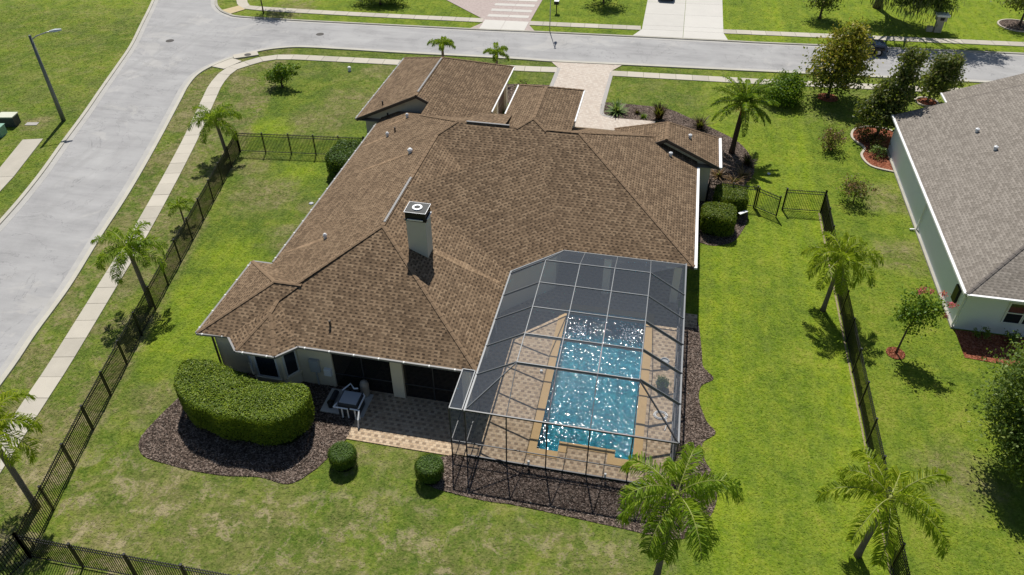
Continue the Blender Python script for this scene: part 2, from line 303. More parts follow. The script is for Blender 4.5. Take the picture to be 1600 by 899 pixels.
M['grey_car'] = plain('slate_paint', (.13, .17, .20), .25, .6, .3, var=.05)
M['tyre'] = plain('tyre', (.016, .016, .016), .85, .2)
M['rim'] = plain('wheel_rim', (.35, .35, .36), .3, .5, .7)
M['lampg'] = plain('lamp_grey', (.15, .165, .16), .6, .3, .2, var=.25, scale=6)
M['lamph'] = plain('lamp_head', (.55, .58, .60), .4, .5, .3)
M['stone'] = plain('mailbox_stone', (.40, .37, .31), .9, .2, var=.35, scale=9, grain=.02)
M['iron'] = plain('cast_iron', (.06, .055, .05), .7, .3, .3, var=.3, scale=9)
M['tactile'] = plain('tactile_yellow', (.46, .37, .22), .8, .2, var=.2)
M['terra'] = plain('dark_pot', (.05, .065, .055), .6, .3, var=.3)
M['flue'] = plain('flue_metal', (.82, .83, .85), .35, .5, .3, var=.05)
M['whitecap'] = plain('vent_white', (.72, .73, .74), .5, .4, var=.05)
M['edging'] = concrete('bed_edging', (.45, .40, .33))

# ------------------------------------------------------------------ helpers
ORG = {}
class MB:
    def __init__(s): s.v = []; s.f = []
    def add(s, vs, fs):
        b = len(s.v); s.v += [tuple(map(float, q)) for q in vs]; s.f += [tuple(i + b for i in f) for f in fs]; return s
    def box(s, x0, x1, y0, y1, z0, z1):
        return s.add([(x0, y0, z0), (x1, y0, z0), (x1, y1, z0), (x0, y1, z0), (x0, y0, z1), (x1, y0, z1), (x1, y1, z1), (x0, y1, z1)],
                     [(3, 2, 1, 0), (4, 5, 6, 7), (0, 1, 5, 4), (1, 2, 6, 5), (2, 3, 7, 6), (3, 0, 4, 7)])
    def prism(s, poly, z0, z1):
        n = len(poly); v = [(p[0], p[1], z0) for p in poly] + [(p[0], p[1], z1) for p in poly]
        a = sum(poly[i][0] * poly[(i + 1) % n][1] - poly[(i + 1) % n][0] * poly[i][1] for i in range(n))
        f = [tuple(range(n - 1, -1, -1)), tuple(range(n, 2 * n))] + [(i, (i + 1) % n, n + (i + 1) % n, n + i) for i in range(n)]
        if a < 0: f = [tuple(reversed(q)) for q in f]
        return s.add(v, f)
    def bar(s, a, b, w_, h=None, up=(0, 0, 1)):
        h = h or w_; a = Vector(a); b = Vector(b); d = (b - a).normalized(); u = Vector(up)
        if abs(d.dot(u)) > .95: u = Vector((0, 1, 0))
        r = d.cross(u).normalized() * w_ / 2; u = r.cross(d).normalized() * h / 2
        return s.add([a - r - u, a + r - u, a + r + u, a - r + u, b - r - u, b + r - u, b + r + u, b - r + u],
                     [(0, 1, 2, 3), (7, 6, 5, 4), (4, 5, 1, 0), (5, 6, 2, 1), (6, 7, 3, 2), (7, 4, 0, 3)])
    def tube(s, pts, rad, n=8, cap=True):
        pts = [Vector(p) for p in pts]; rad = rad if isinstance(rad, (list, tuple)) else [rad] * len(pts); vs = []; fs = []
        ref = Vector((.3, .9, .2))
        for i, p in enumerate(pts):
            d = (pts[min(i + 1, len(pts) - 1)] - pts[max(i - 1, 0)]).normalized()
            r = d.cross(ref).normalized(); q = r.cross(d)
            vs += [p + (r * math.cos(2 * math.pi * k / n) + q * math.sin(2 * math.pi * k / n)) * rad[i] for k in range(n)]
        for i in range(len(pts) - 1):
            for k in range(n): fs.append((i * n + k, (i + 1) * n + k, (i + 1) * n + (k + 1) % n, i * n + (k + 1) % n))
        if cap: fs += [tuple(range(n)), tuple(range(len(pts) * n - 1, (len(pts) - 1) * n - 1, -1))]
        return s.add(vs, fs)
    def lathe(s, c, prof, n=16):
        vs = []; fs = []
        for r, z in prof: vs += [(c[0] + r * math.cos(2 * math.pi * k / n), c[1] + r * math.sin(2 * math.pi * k / n), c[2] + z) for k in range(n)]
        for i in range(len(prof) - 1):
            for k in range(n): fs.append((i * n + k, i * n + (k + 1) % n, (i + 1) * n + (k + 1) % n, (i + 1) * n + k))
        fs += [tuple(range(n - 1, -1, -1)), tuple(range((len(prof) - 1) * n, len(prof) * n))]
        return s.add(vs, fs)
    def build(s, name, mat, parent=None, smooth=False, uv=False, **k):
        o = mesh(name, s.v, s.f, mat, parent, smooth)
        if uv: slope_uv(o, s.v)
        for a, b in k.items(): o[a] = b
        return o

def mesh(name, v, f, mat, parent=None, smooth=False):
    me = bpy.data.meshes.new(name); org = ORG.get(parent, Vector((0, 0, 0))) if parent else Vector((0, 0, 0))
    v = np.asarray(v, float) - np.array(org)
    me.from_pydata(v.tolist(), [], f if isinstance(f, list) else f.tolist())
    if isinstance(mat, (list, tuple)):
        for m in mat: me.materials.append(m if not isinstance(m, str) else M[m])
    else: me.materials.append(M[mat] if isinstance(mat, str) else mat)
    if smooth: me.polygons.foreach_set('use_smooth', [True] * len(me.polygons))
    me.update()
    o = bpy.data.objects.new(name, me); col.objects.link(o)
    if parent: o.parent = parent; ORG[o] = org
    return o
def slope_uv(o, wv):
    me = o.data; uvl = me.uv_layers.new(name='UVMap')
    for p in me.polygons:
        n = p.normal; e = Vector((-n.y, n.x, 0)) if abs(n.z) < .999 else Vector((1, 0, 0)); e.normalize(); g = n.cross(e)
        for li in p.loop_indices:
            q = Vector(wv[me.loops[li].vertex_index]); uvl.data[li].uv = (q.dot(e), q.dot(g))
def thing(name, label, cat, loc, group=None):
    o = bpy.data.objects.new(name, None); o.empty_display_size = .2; col.objects.link(o); o.location = loc; ORG[o] = Vector(loc); return tag(o, label, cat, group)
def tag(o, label, cat, group=None):
    o['label'] = label; o['category'] = cat
    if group: o['group'] = group
    return o
def struct(o, label=None):
    o['kind'] = 'structure'
    if label: o['label'] = label
    return o
def smooth_line(p, n=6):
    p = [Vector((*q, 0)) for q in p]; out = []
    for i in range(len(p) - 1):
        a, b, c, d = p[max(i - 1, 0)], p[i], p[i + 1], p[min(i + 2, len(p) - 1)]
        for k in range(n):
            t = k / n; q = .5 * ((2 * b) + (c - a) * t + (2 * a - 5 * b + 4 * c - d) * t * t + (-a + 3 * b - 3 * c + d) * t ** 3); out.append((q.x, q.y))
    out.append((p[-1].x, p[-1].y)); return out
def resample(p, step):
    P = [Vector(q) for q in p]; L = [0]
    for a, b in zip(P, P[1:]): L.append(L[-1] + (b - a).length)
    n = max(1, round(L[-1] / step)); out = []
    for k in range(n + 1):
        t = L[-1] * k / n; i = max(j for j in range(len(L)) if L[j] <= t + 1e-9); i = min(i, len(P) - 2)
        out.append(P[i].lerp(P[i + 1], (t - L[i]) / max(1e-9, L[i + 1] - L[i])))
    return out
def normals2(P):
    r = []
    for i in range(len(P)):
        d = (P[min(i + 1, len(P) - 1)] - P[max(i - 1, 0)]).normalized(); r.append(Vector((-d.y, d.x)))
    return r
def ribbon(pts, w0, w1, z0, z1):
    "raised strip following a polyline, from offset w0 to w1 (left is positive)"
    P = [Vector(q) for q in pts]; n = normals2(P); m = MB(); vs = []; fs = []
    for p, q in zip(P, n):
        a = p + q * w0; b = p + q * w1; vs += [(a.x, a.y, z0), (a.x, a.y, z1), (b.x, b.y, z1), (b.x, b.y, z0)]
    for i in range(len(P) - 1):
        for k in range(3): fs.append((i * 4 + k, i * 4 + k + 1, i * 4 + 4 + k + 1, i * 4 + 4 + k))
    L = len(P) - 1; fs += [(0, 1, 2, 3), (L * 4 + 3, L * 4 + 2, L * 4 + 1, L * 4)]
    return m.add(vs, fs)
def sheet(name, poly, z, mat):
    a = sum(poly[i][0] * poly[(i + 1) % len(poly)][1] - poly[(i + 1) % len(poly)][0] * poly[i][1] for i in range(len(poly)))
    if a < 0: poly = poly[::-1]
    return mesh(name, [(x, y, z) for x, y in poly], [tuple(range(len(poly)))], mat)
def inside(poly, x, y):
    r = np.zeros(len(x), bool); n = len(poly)
    for i in range(n):
        x0, y0 = poly[i]; x1, y1 = poly[(i + 1) % n]
        if y0 == y1: continue
        c = ((y0 > y) != (y1 > y)) & (x < (x1 - x0) * (y - y0) / (y1 - y0) + x0); r ^= c
    return r
def sample_poly(poly, n, rng):
    a = np.array(poly); lo, hi = a.min(0), a.max(0); out = np.zeros((0, 2))
    while len(out) < n:
        q = rng.uniform(lo, hi, (n * 2, 2)); out = np.vstack([out, q[inside(poly, q[:, 0], q[:, 1])]])
    return out[:n]
def quads(P, D, S, L, W, rng):
    "leaf rhombi at P along D with side S; L, W arrays of length and width"
    L = np.asarray(L)[:, None]; W = np.asarray(W)[:, None]
    v = np.stack([P - D * L * .5, P + S * W * .5 + D * L * .08, P + D * L * .5, P - S * W * .5 + D * L * .08], 1).reshape(-1, 3)
    f = np.arange(len(P) * 4).reshape(-1, 4); return v, f
def unit(a): return a / np.maximum(1e-9, np.linalg.norm(a, axis=1))[:, None]
def leaves(P, Nrm, size, rng, flat=.5, aspect=.55):
    "leaves at P whose faces lean to Nrm; flat 0 = random, 1 = aligned"
    n = len(P); Nn = unit(Nrm * flat + rng.normal(0, 1, (n, 3)) * (1 - flat) * .8)
    D = unit(np.cross(Nn, rng.normal(0, 1, (n, 3)))); S = np.cross(Nn, D); s = size * rng.uniform(.65, 1.3, n)
    return quads(P, D, S, s, s * aspect, rng)
def clump_crown(blobs, n, size, rng, fill=.35, clump=.22, per=28):
    "leaves gathered in clumps through ellipsoids: blobs = (cx,cy,cz,rx,ry,rz)"
    vol = np.array([b[3] * b[4] * b[5] for b in blobs]) ** .67; k = rng.choice(len(blobs), max(1, n // per), p=vol / vol.sum())
    B = np.array(blobs)[k]; d = unit(rng.normal(0, 1, (len(k), 3))); r = (fill + (1 - fill) * rng.random(len(k)) ** .6)[:, None] * rng.uniform(.82, 1.12, (len(k), 1))
    c = B[:, :3] + d * r * B[:, 3:]; cs = clump * B[:, 3:].mean(1) * rng.uniform(.6, 1.35, len(k))
    P = np.repeat(c, per, 0) + rng.normal(0, 1, (len(c) * per, 3)) * np.repeat(cs, per)[:, None] * np.array([1, 1, .75]); nr = np.repeat(d, per, 0) + np.array([0, 0, .7])
    v, f = leaves(P, nr, size, rng, .35); return v, f, c

# ------------------------------------------------------------------ ground
POOL = [(-3.75, 24.26), (-2.63, 24.26), (-2.63, 24.92), (.1, 24.92), (.1, 24.45), (1.02, 24.45), (1.02, 35.3), (-3.75, 35.3)]
px0, px1, py0, py1 = -4.0, 1.3, 24.0, 35.6; B = 700
gv = [(-B, -B, 0), (B, -B, 0), (B, B, 0), (-B, B, 0), (px0, py0, 0), (px1, py0, 0), (px1, py1, 0), (px0, py1, 0)]
struct(mesh('ground', gv, [(0, 1, 5, 4), (1, 2, 6, 5), (2, 3, 7, 6), (3, 0, 4, 7)], 'grass'), 'mown lawn grass with dry patches around the houses')

left_curb = smooth_line([(-40.2, 14), (-41.9, 26), (-43.89, 36.26), (-45.41, 42.22), (-47.21, 47.77), (-48.86, 52.99), (-50.43, 57.59), (-52.13, 62.66), (-53.9, 67.78), (-56.2, 73.24), (-59.66, 81.32), (-66, 95), (-74, 112)])
right_curb = smooth_line([(-31.6, 14), (-33.17, 23.08), (-34.03, 26.82), (-34.87, 31.03), (-36.23, 36.01), (-37.75, 41.93), (-39.89, 49.15), (-42.27, 56.63), (-43.3, 59.9), (-43.75, 62.6), (-43.3, 65.0), (-42.2, 67.3), (-40.7, 69.05), (-39.0, 70.3), (-36.48, 71.15), (-31.4, 71.5), (-26.2, 71.75), (-14.8, 72.5), (-10.9, 72.6), (-3.68, 73.2), (10.08, 74.3), (20.55, 75.1), (30.9, 75.9), (60, 78.2), (120, 83)])
far_curb = smooth_line([(-62, 103), (-57, 92), (-52.7, 82.74), (-50.69, 79.77), (-48.8, 78.4), (-46.8, 77.85), (-39.44, 78.1), (-34, 78.45), (-20.8, 79.3), (-13.93, 79.9), (-3.66, 80.65), (6.42, 81.35), (10.5, 81.6), (26.5, 83.0), (35.7, 83.8), (60, 85.8), (120, 91)])
road = sheet('road', left_curb + [(-60, 112)] + far_curb + right_curb[::-1], .012, 'road'); struct(road, 'pale worn asphalt street and junction')
for nm, ln, a, b in (('kerb', left_curb, -.02, .28), ('kerb', right_curb, -.28, .02), ('kerb', far_curb, -.02, .28)):
    struct(ribbon(ln, a, b, -.02, .10).build(nm, 'kerb'))
for ln, a, b in ((left_curb, -.47, -.02), (right_curb, .02, .47), (far_curb, -.47, -.02)):
    struct(ribbon(ln, a, b, -.02, .02).build('gutter_apron', 'apron'))
rng = np.random.default_rng(3)
def walk(name, pts, width, step, z=.06, mat='walk', label=None):
    P = resample(pts, step); n = normals2(P); root = bpy.data.objects.new(name, None); col.objects.link(root); ORG[root] = Vector((0, 0, 0)); struct(root, label)
    for i in range(len(P) - 1):
        a, b = P[i], P[i + 1]; d = (b - a).normalized() * .014
        w2 = width / 2; q = [a + d - n[i] * w2, b - d - n[i + 1] * w2, b - d + n[i + 1] * w2, a + d + n[i] * w2]
        MB().prism([(v.x, v.y) for v in q], -.05, z + float(rng.uniform(-.006, .006))).build('slab', mat, root)
    return root
walk('pavement', smooth_line([(-28.2, 10), (-29.05, 16), (-30.25, 22.13), (-30.87, 25.15), (-32.37, 31.5), (-34.04, 38.45), (-37.1, 49.35), (-39.7, 57.5), (-40.75, 61.0), (-41.1, 64.1), (-40.3, 65.7), (-39.3, 67.1), (-38.1, 67.95), (-36.3, 68.35), (-31, 68.75), (-25.5, 69.15), (-14.3, 70.05), (-9.95, 70.5)]), 1.22, 1.55, label='concrete pavement curving round the corner lot')
walk('pavement', [(-4.7, 70.75), (9, 71.6), (29.8, 73.45), (75, 77)], 1.2, 1.55, label='concrete pavement along the front lawn towards the grey roofed house')
walk('pavement', smooth_line([(-53.5, 92), (-50.5, 85.2), (-48.6, 81.8), (-46.6, 80.95), (-36, 81.3), (-20.1, 82.3)]), 1.2, 1.55, label='concrete pavement across the street, by the brick driveway')
walk('pavement', [(-14.9, 82.5), (-2.75, 83.45)], 1.2, 1.55, label='short concrete pavement between the two far driveways')
walk('pavement', [(5.85, 84.2), (36.5, 86.7), (75, 90)], 1.2, 1.55, label='concrete pavement beside the mossy oak')
walk('pavement', [(-50.15, 47.8), (-48.15, 41.6), (-45.9, 32), (-44.6, 24)], 1.6, 6.2, label='concrete strip ending in the grass beside the street lamp')
# kerb ramp and storm inlet at the corner
struct(MB().prism([(-43.6, 64.6), (-42.4, 66.9), (-40.9, 66.3), (-41.7, 64.2)], -.02, .075).build('kerb_ramp', 'walk'))
struct(MB().prism([(-50.2, 79.4), (-48.7, 78.3), (-47.6, 80.3), (-48.9, 81.3)], -.02, .07).build('kerb_ramp', 'tactile'))
t = thing('storm_inlet', 'concrete storm drain inlet with round iron lid at street corner', 'drain', (-41.2, 67.55, .0))
ang = R_(35); c, s_ = math.cos(ang), math.sin(ang)
MB().prism([(-41.2 + u * c - v * s_, 67.75 + u * s_ + v * c) for u, v in ((-1.2, -.5), (1.2, -.5), (1.2, .5), (-1.2, .5))], -.02, .13).build('slab', 'walk', t)
MB().lathe((-41.0, 67.8, .13), [(.34, 0), (.34, .012), (.28, .02)], 20).build('lid', 'iron', t)
for i, (x, y) in enumerate(((-50.9, 69.9), (-36.2, 74.8))):
    o = MB().lathe((x, y, .012), [(.42, 0), (.42, .01), (.36, .014), (.3, .006)], 24).build('manhole_cover', 'iron')
    tag(o, ('round iron manhole cover in the middle of the junction', 'round iron manhole cover in the street facing the small lawn tree')[i], 'manhole')
# driveways
drv = [(-10.92, 72.55), (-9.9, 71.0), (-9.94, 64.2), (-12.2, 62.2), (-12.6, 54), (-2.5, 54), (-.6, 57.5), (.1, 61.35), (-3.6, 61.25), (-4.5, 61.6), (-4.75, 62.5), (-4.72, 71.3), (-3.68, 73.2)]
struct(sheet('driveway', drv, .05, 'drive'), 'pale paver driveway in front of the brown house')
struct(ribbon(smooth_line([(-4.7, 71.0), (-4.75, 66), (-4.75, 62.6), (-4.5, 61.65), (-3.6, 61.3)]), -.12, .22, -.02, .057).build('driveway_border', 'border'))
struct(ribbon([(-9.9, 71.0), (-9.94, 64.2)], -.12, .25, -.02, .057).build('driveway_border', 'border'))
struct(sheet('driveway', [(-21.1, 79.3), (-19.96, 81.6), (-20.45, 82.96), (-27.5, 89.6), (-36, 99), (-14.5, 99), (-14.78, 90.5), (-14.9, 83.4), (-14.75, 81.8), (-13.7, 79.9)], .05, 'brickdrive'), 'brick driveway across the street with pale bands')
dr = bpy.data.objects.new('driveway_apron', None); col.objects.link(dr); ORG[dr] = Vector((0, 0, 0)); struct(dr)
for (x0, y0, x1, y1) in ((-19.9, 79.45, -17.6, 82.5), (-17.57, 79.6, -15.0, 82.65)):
    MB().prism([(x0, y0), (x1, y0 + .15), (x1, y1 + .15), (x0, y1)], -.02, .068).build('slab', 'drivec', dr)
for k in range(5):
    y0 = 83.55 + k * 1.75 * 1.07; xs = -19.9 - .02 * k
    for (xa, xb) in ((xs, -17.55), (-17.5, -15.3)):
        MB().prism([(xa, y0 + (xa + 20) * .085), (xb, y0 + (xb + 20) * .085), (xb, y0 + .8 + (xb + 20) * .085), (xa, y0 + .8 + (xa + 20) * .085)], -.02, .062).build('slab', 'drivec', dr)
dr = bpy.data.objects.new('driveway', None); col.objects.link(dr); ORG[dr] = Vector((0, 0, 0)); struct(dr, 'broad pale concrete driveway across the street')
ys = [80.75, 83.0, 84.3, 88.0, 92.0, 96.0, 100.0]
for i in range(len(ys) - 1):
    sl = lambda x: (x + 3.6) * .075
    for (xa, xb) in ((-2.62, 1.78), (1.82, 6.0)):
        e0 = -.9 if i == 0 and xa < 0 else 0; e1 = .5 if i == 0 and xb > 2 else 0
        MB().prism([(xa + e0, ys[i] + sl(xa)), (xb + e1, ys[i] + sl(xb)), (xb, ys[i + 1] - .03 + sl(xb)), (xa, ys[i + 1] - .03 + sl(xa))], -.02, .066).build('slab', 'drivec', dr)
# mulch beds
BEDS = []
def bed(name, poly, label, mat='mulch', chip='chip', n=4000, z=.03, sz=.085, seed=5, edge=False):
    poly = [(p[0], p[1]) for p in poly]; BEDS.append(poly)
    struct(sheet(name, poly, z, mat), label)
    r = np.random.default_rng(seed); q = sample_poly(poly, n, r); P = np.column_stack([q, np.full(n, z + .02) + r.uniform(0, .03, n)])
    v, f = leaves(P, np.tile([0, 0, 1.], (n, 1)), sz, r, .6, .42); o = mesh('mulch_chips', v, f, chip); o['kind'] = 'stuff'; o['label'] = 'loose bark chips on ' + label
    if edge:
        struct(ribbon(poly + [poly[0]], -.09, .09, -.02, .10).build('bed_edging', 'edging'))
bed('mulch_bed', smooth_line([(-22.6, 26.3), (-22.9, 24.2), (-23.25, 22.4), (-23.35, 20.9), (-22.6, 20.0), (-21, 19.75), (-19.5, 19.65), (-18, 19.7), (-16.4, 19.95), (-14.9, 19.85), (-14.1, 20.7), (-13.75, 21.4), (-13.2, 22.9)], 5) + [(-12.95, 25), (-12.95, 26.4), (-22.6, 26.4)], 'the brown mulch bed round the big clipped hedge', n=9000, seed=1)
bed('mulch_bed', smooth_line([(-7.7, 23.1), (-8.6, 22.6), (-9.0, 21.9), (-8.3, 21.1), (-7.0, 20.9), (-5.5, 20.8), (-4.25, 20.85), (-2, 20.75), (.9, 20.6), (3.2, 20.5), (4.3, 21.3), (5.0, 22.8), (4.95, 24.3), (4.5, 25.2), (4.35, 26.3), (5.0, 27.1), (4.55, 27.8), (4.15, 29.2), (4.25, 30.3), (4.9, 31.0), (4.35, 31.8), (4.25, 33.0), (4.1, 34.9), (4.0, 35.6)], 5) + [(2.78, 35.6), (2.78, 23.1)], 'the brown mulch strip round the screened pool', n=7000, seed=2)
bed('mulch_bed', smooth_line([(-4.75, 62.3), (-4.8, 64.1), (-2.9, 64.3), (.8, 64.1), (2.6, 62.9), (4.3, 61.5), (6.7, 59.3), (7.8, 56.9), (8.0, 54.2), (7.2, 52.0), (6.9, 49.6)], 5) + [(4.3, 49.6), (4.3, 53), (1, 57.5), (.2, 61.4), (-3.6, 61.3), (-4.5, 61.65)], 'the dark mulch bed of the front garden', n=5000, seed=3)
bed('mulch_bed', smooth_line([(3.9, 43.9), (5.0, 43.7), (6.2, 44.4), (6.9, 46.0), (7.3, 47.6), (7.2, 49.6)], 4) + [(4.3, 49.6), (3.4, 49)], 'the mulch under the two clipped box bushes', n=1500, seed=4)
bed('mulch_bed', [(-12.3, 62.3), (-9.98, 64.3), (-9.98, 66.9), (-12.9, 66.6), (-20, 65), (-20, 62.9)], 'the dark mulch bed in front of the garage', n=2000, seed=9)
bed('red_mulch_bed', smooth_line([(18.6, 56.4), (17.0, 57.0), (16.5, 58.6), (16.9, 60.0), (16.2, 61.6), (16.6, 63.2), (18.0, 64.0), (19.6, 63.6), (19.9, 62)], 5), 'the red mulch bed under the tall magnolia', 'mulch_red', 'chip_red', 1600, seed=6, edge=True)
bed('red_mulch_bed', [(18.75, 35.5), (18.75, 37.9), (34, 37.9), (34, 35.3), (24, 35.1)], 'the red mulch bed below the neighbour windows', 'mulch_red', 'chip_red', 2600, seed=7)
circ = lambda x, y, r, n=20: [(x + r * math.cos(2 * math.pi * k / n), y + r * math.sin(2 * math.pi * k / n)) for k in range(n)]
bed('red_mulch_bed', circ(15.0, 35.1, .52), 'the small round red ring of the pink flowering tree', 'mulch_red', 'chip_red', 260, seed=8)
bed('red_mulch_bed', circ(15.1, 69.3, .95), 'the round red ring under the yellow topped magnolia', 'mulch_red', 'chip_red', 260, seed=8)
bed('red_mulch_bed', circ(23.7, 70.1, .95), 'the edged red ring under the small magnolia', 'mulch_red', 'chip_red', 260, seed=8, edge=True)
bed('mulch_bed', circ(37.5, 92.4, 1.9), 'the edged dark ring of the far corner tree', 'mulch', 'chip', 300, seed=8, edge=True)
# worn bare strip along the right fence
struct(MB().prism([(12.27, 14), (12.33, 14), (12.36, 49.3), (12.24, 49.3)], -.02, .012).build('bare_soil_strip', plain('bare_soil', (.27, .22, .14), .95, .1, var=.35, scale=4)))

# blades of the lawn: small leaning tufts that give the turf its grain
def turf(n, x0, x1, y0, y1, size, seed):
    r = np.random.default_rng(seed); q = np.column_stack([r.uniform(x0, x1, n), r.uniform(y0, y1, n)])
    bad = inside(ROADP, q[:, 0], q[:, 1])
    for b_ in BEDS: bad |= inside(b_, q[:, 0], q[:, 1])
    for (a0, a1, b0, b1) in ((-7.9, 3.5, 23, 41), (-20.4, 3, 26, 52.5), (-22.3, -12, 51, 63), (18.6, 50, 38, 66), (-13.2, -7.7, 23, 31)): bad |= (q[:, 0] > a0) & (q[:, 0] < a1) & (q[:, 1] > b0) & (q[:, 1] < b1)
    q = q[~bad]; P = np.column_stack([q, r.uniform(.006, .014, len(q))]); v, f = leaves(P, np.tile([0, 0, 1.], (len(q), 1)), size, r, .80, .5)
    v[:, 2] = np.clip(v[:, 2], .004, .026); o = mesh('grass_tufts', v, f, 'grass'); o['kind'] = 'stuff'; o['label'] = 'short mown grass tufts of the lawns'
ROADP = left_curb + [(-60, 112)] + far_curb + right_curb[::-1]
turf(120000, -33, 24, 12, 40, .13, 71); turf(130000, -75, 24, 40, 75, .19, 72); turf(16000, -62, -33, 12, 40, .17, 73); turf(36000, -75, 42, 75, 104, .26, 74)

# ------------------------------------------------------------------ pool, deck
xs0, xs1, ys0 = -6.98, 2.82, 23.15
def deck_rects():
    return [(-7.75, -3.75, 23.15, 37.4), (1.02, 2.8, 23.15, 37.4), (-3.75, 1.02, 35.3, 37.4), (-3.75, -2.63, 23.15, 24.26), (-2.63, .1, 23.15, 24.92), (.1, 1.02, 23.15, 24.45),
            (-13.2, -7.75, 23.0, 31), (-7.75, 3.0, 37.4, 41)]
m = MB()
for a in deck_rects(): m.box(a[0], a[1], a[2], a[3], -.05, .05)
struct(m.build('pool_deck', 'pave'), 'tan and brown checkered paver deck round the pool and patio')
pl = thing('swimming_pool', 'rectangular turquoise swimming pool with tan coping under the screen cage', 'pool', (-1.3, 30, 0))
m = MB(); n = len(POOL)
fl = [(x, y, -1.25) for x, y in POOL]; tp = [(x, y, .03) for x, y in POOL]
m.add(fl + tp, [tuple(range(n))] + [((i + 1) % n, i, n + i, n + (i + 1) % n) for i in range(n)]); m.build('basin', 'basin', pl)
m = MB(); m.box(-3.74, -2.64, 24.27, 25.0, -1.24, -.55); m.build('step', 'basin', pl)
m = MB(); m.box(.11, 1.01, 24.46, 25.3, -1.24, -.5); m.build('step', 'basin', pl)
mesh('water', [(x, y, -.08) for x, y in POOL], [tuple(range(n))], 'water', pl)
m = MB(); cw = .42; zc0, zc1 = .02, .075
for a in ((-3.75 - cw, -3.72, 24.26 - cw, 35.3 + cw), (.99, 1.02 + cw, 24.45 - cw, 35.3 + cw), (-3.72, .99, 35.27, 35.3 + cw), (-3.72, -2.63, 24.26 - cw, 24.29), (-2.66, -2.63 + cw, 24.29, 24.95), (-2.63 + cw, .1 - cw + .1, 24.92 - cw + .15, 24.95), (.1 - cw + .1, .13, 24.45 - cw, 24.95), (.13, .99, 24.45 - cw, 24.48)):
    m.box(*a, zc0, zc1)
m.build('coping', 'coping', pl)
for (cx_, cy_) in ((-2.75, 33.5), (.15, 33.75)):
    r = np.random.default_rng(int(cx_ * 10) + 99); k = 260
    P = np.column_stack([cx_ + r.normal(0, .38, k), cy_ + r.normal(0, .42, k), np.full(k, -.05) + abs(r.normal(0, .05, k))])
    P = P[(P[:, 0] < .98) & (P[:, 0] > -3.7) & (P[:, 1] < 35.2)]
    v, f = leaves(P, np.tile([0, 0, 1.], (len(P), 1)), .07, r, .45, .8); o = mesh('foam', v, f, 'foam', pl); o['kind'] = 'stuff'
# the little sun shelf planter, coil and pot on the deck
t = thing('planter', 'dark round bushy planter beside the pool', 'planter', (2.15, 29.7, .05))
MB().lathe((2.15, 29.7, .05), [(.24, 0), (.34, .32), (.36, .34), (.30, .34), (.28, .28)], 18).build('pot', 'terra', t)
r = np.random.default_rng(4); v, f, _ = clump_crown([(2.15, 29.7, .5, .34, .34, .22)], 500, .09, r, .4, .3, 12); mesh('foliage', v, f, 'topiary', t)
t = thing('garden_hose', 'white coiled hose lying on the pool deck', 'hose', (2.2, 27.7, .06))
m = MB()
for q in range(3):
    rr = .26 + .05 * q; m.tube([(2.2 + rr * math.cos(a), 27.7 + rr * .8 * math.sin(a), .08 + .04 * (q % 2)) for a in np.linspace(0, 2 * math.pi * .96, 26)], .022, 6)
m.build('coil', 'pvc', t); MB().tube([(2.45, 27.6, .08), (2.55, 27.2, .08), (2.45, 26.7, .08)], .022, 6).build('loose_end', 'pvc', t)
o = MB().lathe((2.2, 31.5, .05), [(.2, 0), (.24, .3), (.27, .32), (.22, .32), (.2, .26)], 16).build('flower_pot', 'greymetal'); tag(o, 'grey empty flower pot on the deck between pool and screen', 'pot')

# ------------------------------------------------------------------ roof helper
SL = .46
def face(root, pts, mat='shingle', name='roof_slope'):
    a = [Vector(p) for p in pts]; nrm = Vector((0, 0, 0))
    for i in range(len(a)): nrm += a[i].cross(a[(i + 1) % len(a)])
    if nrm.z < 0: pts = pts[::-1]
    m = MB().add(pts, [tuple(range(len(pts)))]); return m.build(name, mat, root, uv=True)
def cap(root, a, b, mat='cap', w_=.21, name='ridge_cap'):
    a = Vector(a); b = Vector(b); d = (b - a).normalized(); r = d.cross(Vector((0, 0, 1))).normalized() * w_ / 2; u = Vector((0, 0, 1))
    L = (b - a).length; n = max(1, int(L / .5)); m = MB(); dz = .17 * w_
    # shingle caps overlap: little steps
    for k in range(n):
        p = a + d * (L * k / n); q = a + d * (L * (k + 1) / n + .03); h0, h1 = .055, .035
        m.add([p - r + u * (h0 - dz), p + u * h0, p + r + u * (h0 - dz), q - r + u * (h1 - dz), q + u * h1, q + r + u * (h1 - dz)], [(0, 1, 4, 3), (1, 2, 5, 4), (1, 0, 2)])
    return m.build(name, mat, root)
def eave(root, a, b, gmat='gutter', inward=(0, 1), z=3.2, gut=True, w_=.10):
    "fascia and gutter below a straight eave"
    a = Vector((*a, 0)); b = Vector((*b, 0)); i = Vector((*inward, 0))
    m = MB(); m.bar(a + i * .03 + Vector((0, 0, z - .12)), b + i * .03 + Vector((0, 0, z - .12)), .04, .2); m.build('fascia', 'fascia', root)
    if gut:
        m = MB(); p, q = a - i * (w_ / 2) + Vector((0, 0, z - .05)), b - i * (w_ / 2) + Vector((0, 0, z - .05)); m.bar(p, q, w_, .11); g = m.build('gutter', gmat, root)
        # brackets
        n = int((b - a).length / 1.35) if gmat != 'gutter_white' else 0
        for k in range(n + 1 if n else 0):
            c_ = p.lerp(q, (k + .3) / (n + .6)); d = (q - p).normalized(); MB().bar(c_ - d * .035 + Vector((0, 0, .02)) - i * .012, c_ + d * .035 + Vector((0, 0, .02)) - i * .012, w_ * 1.02, .09).build('gutter_bracket', 'trim', g)
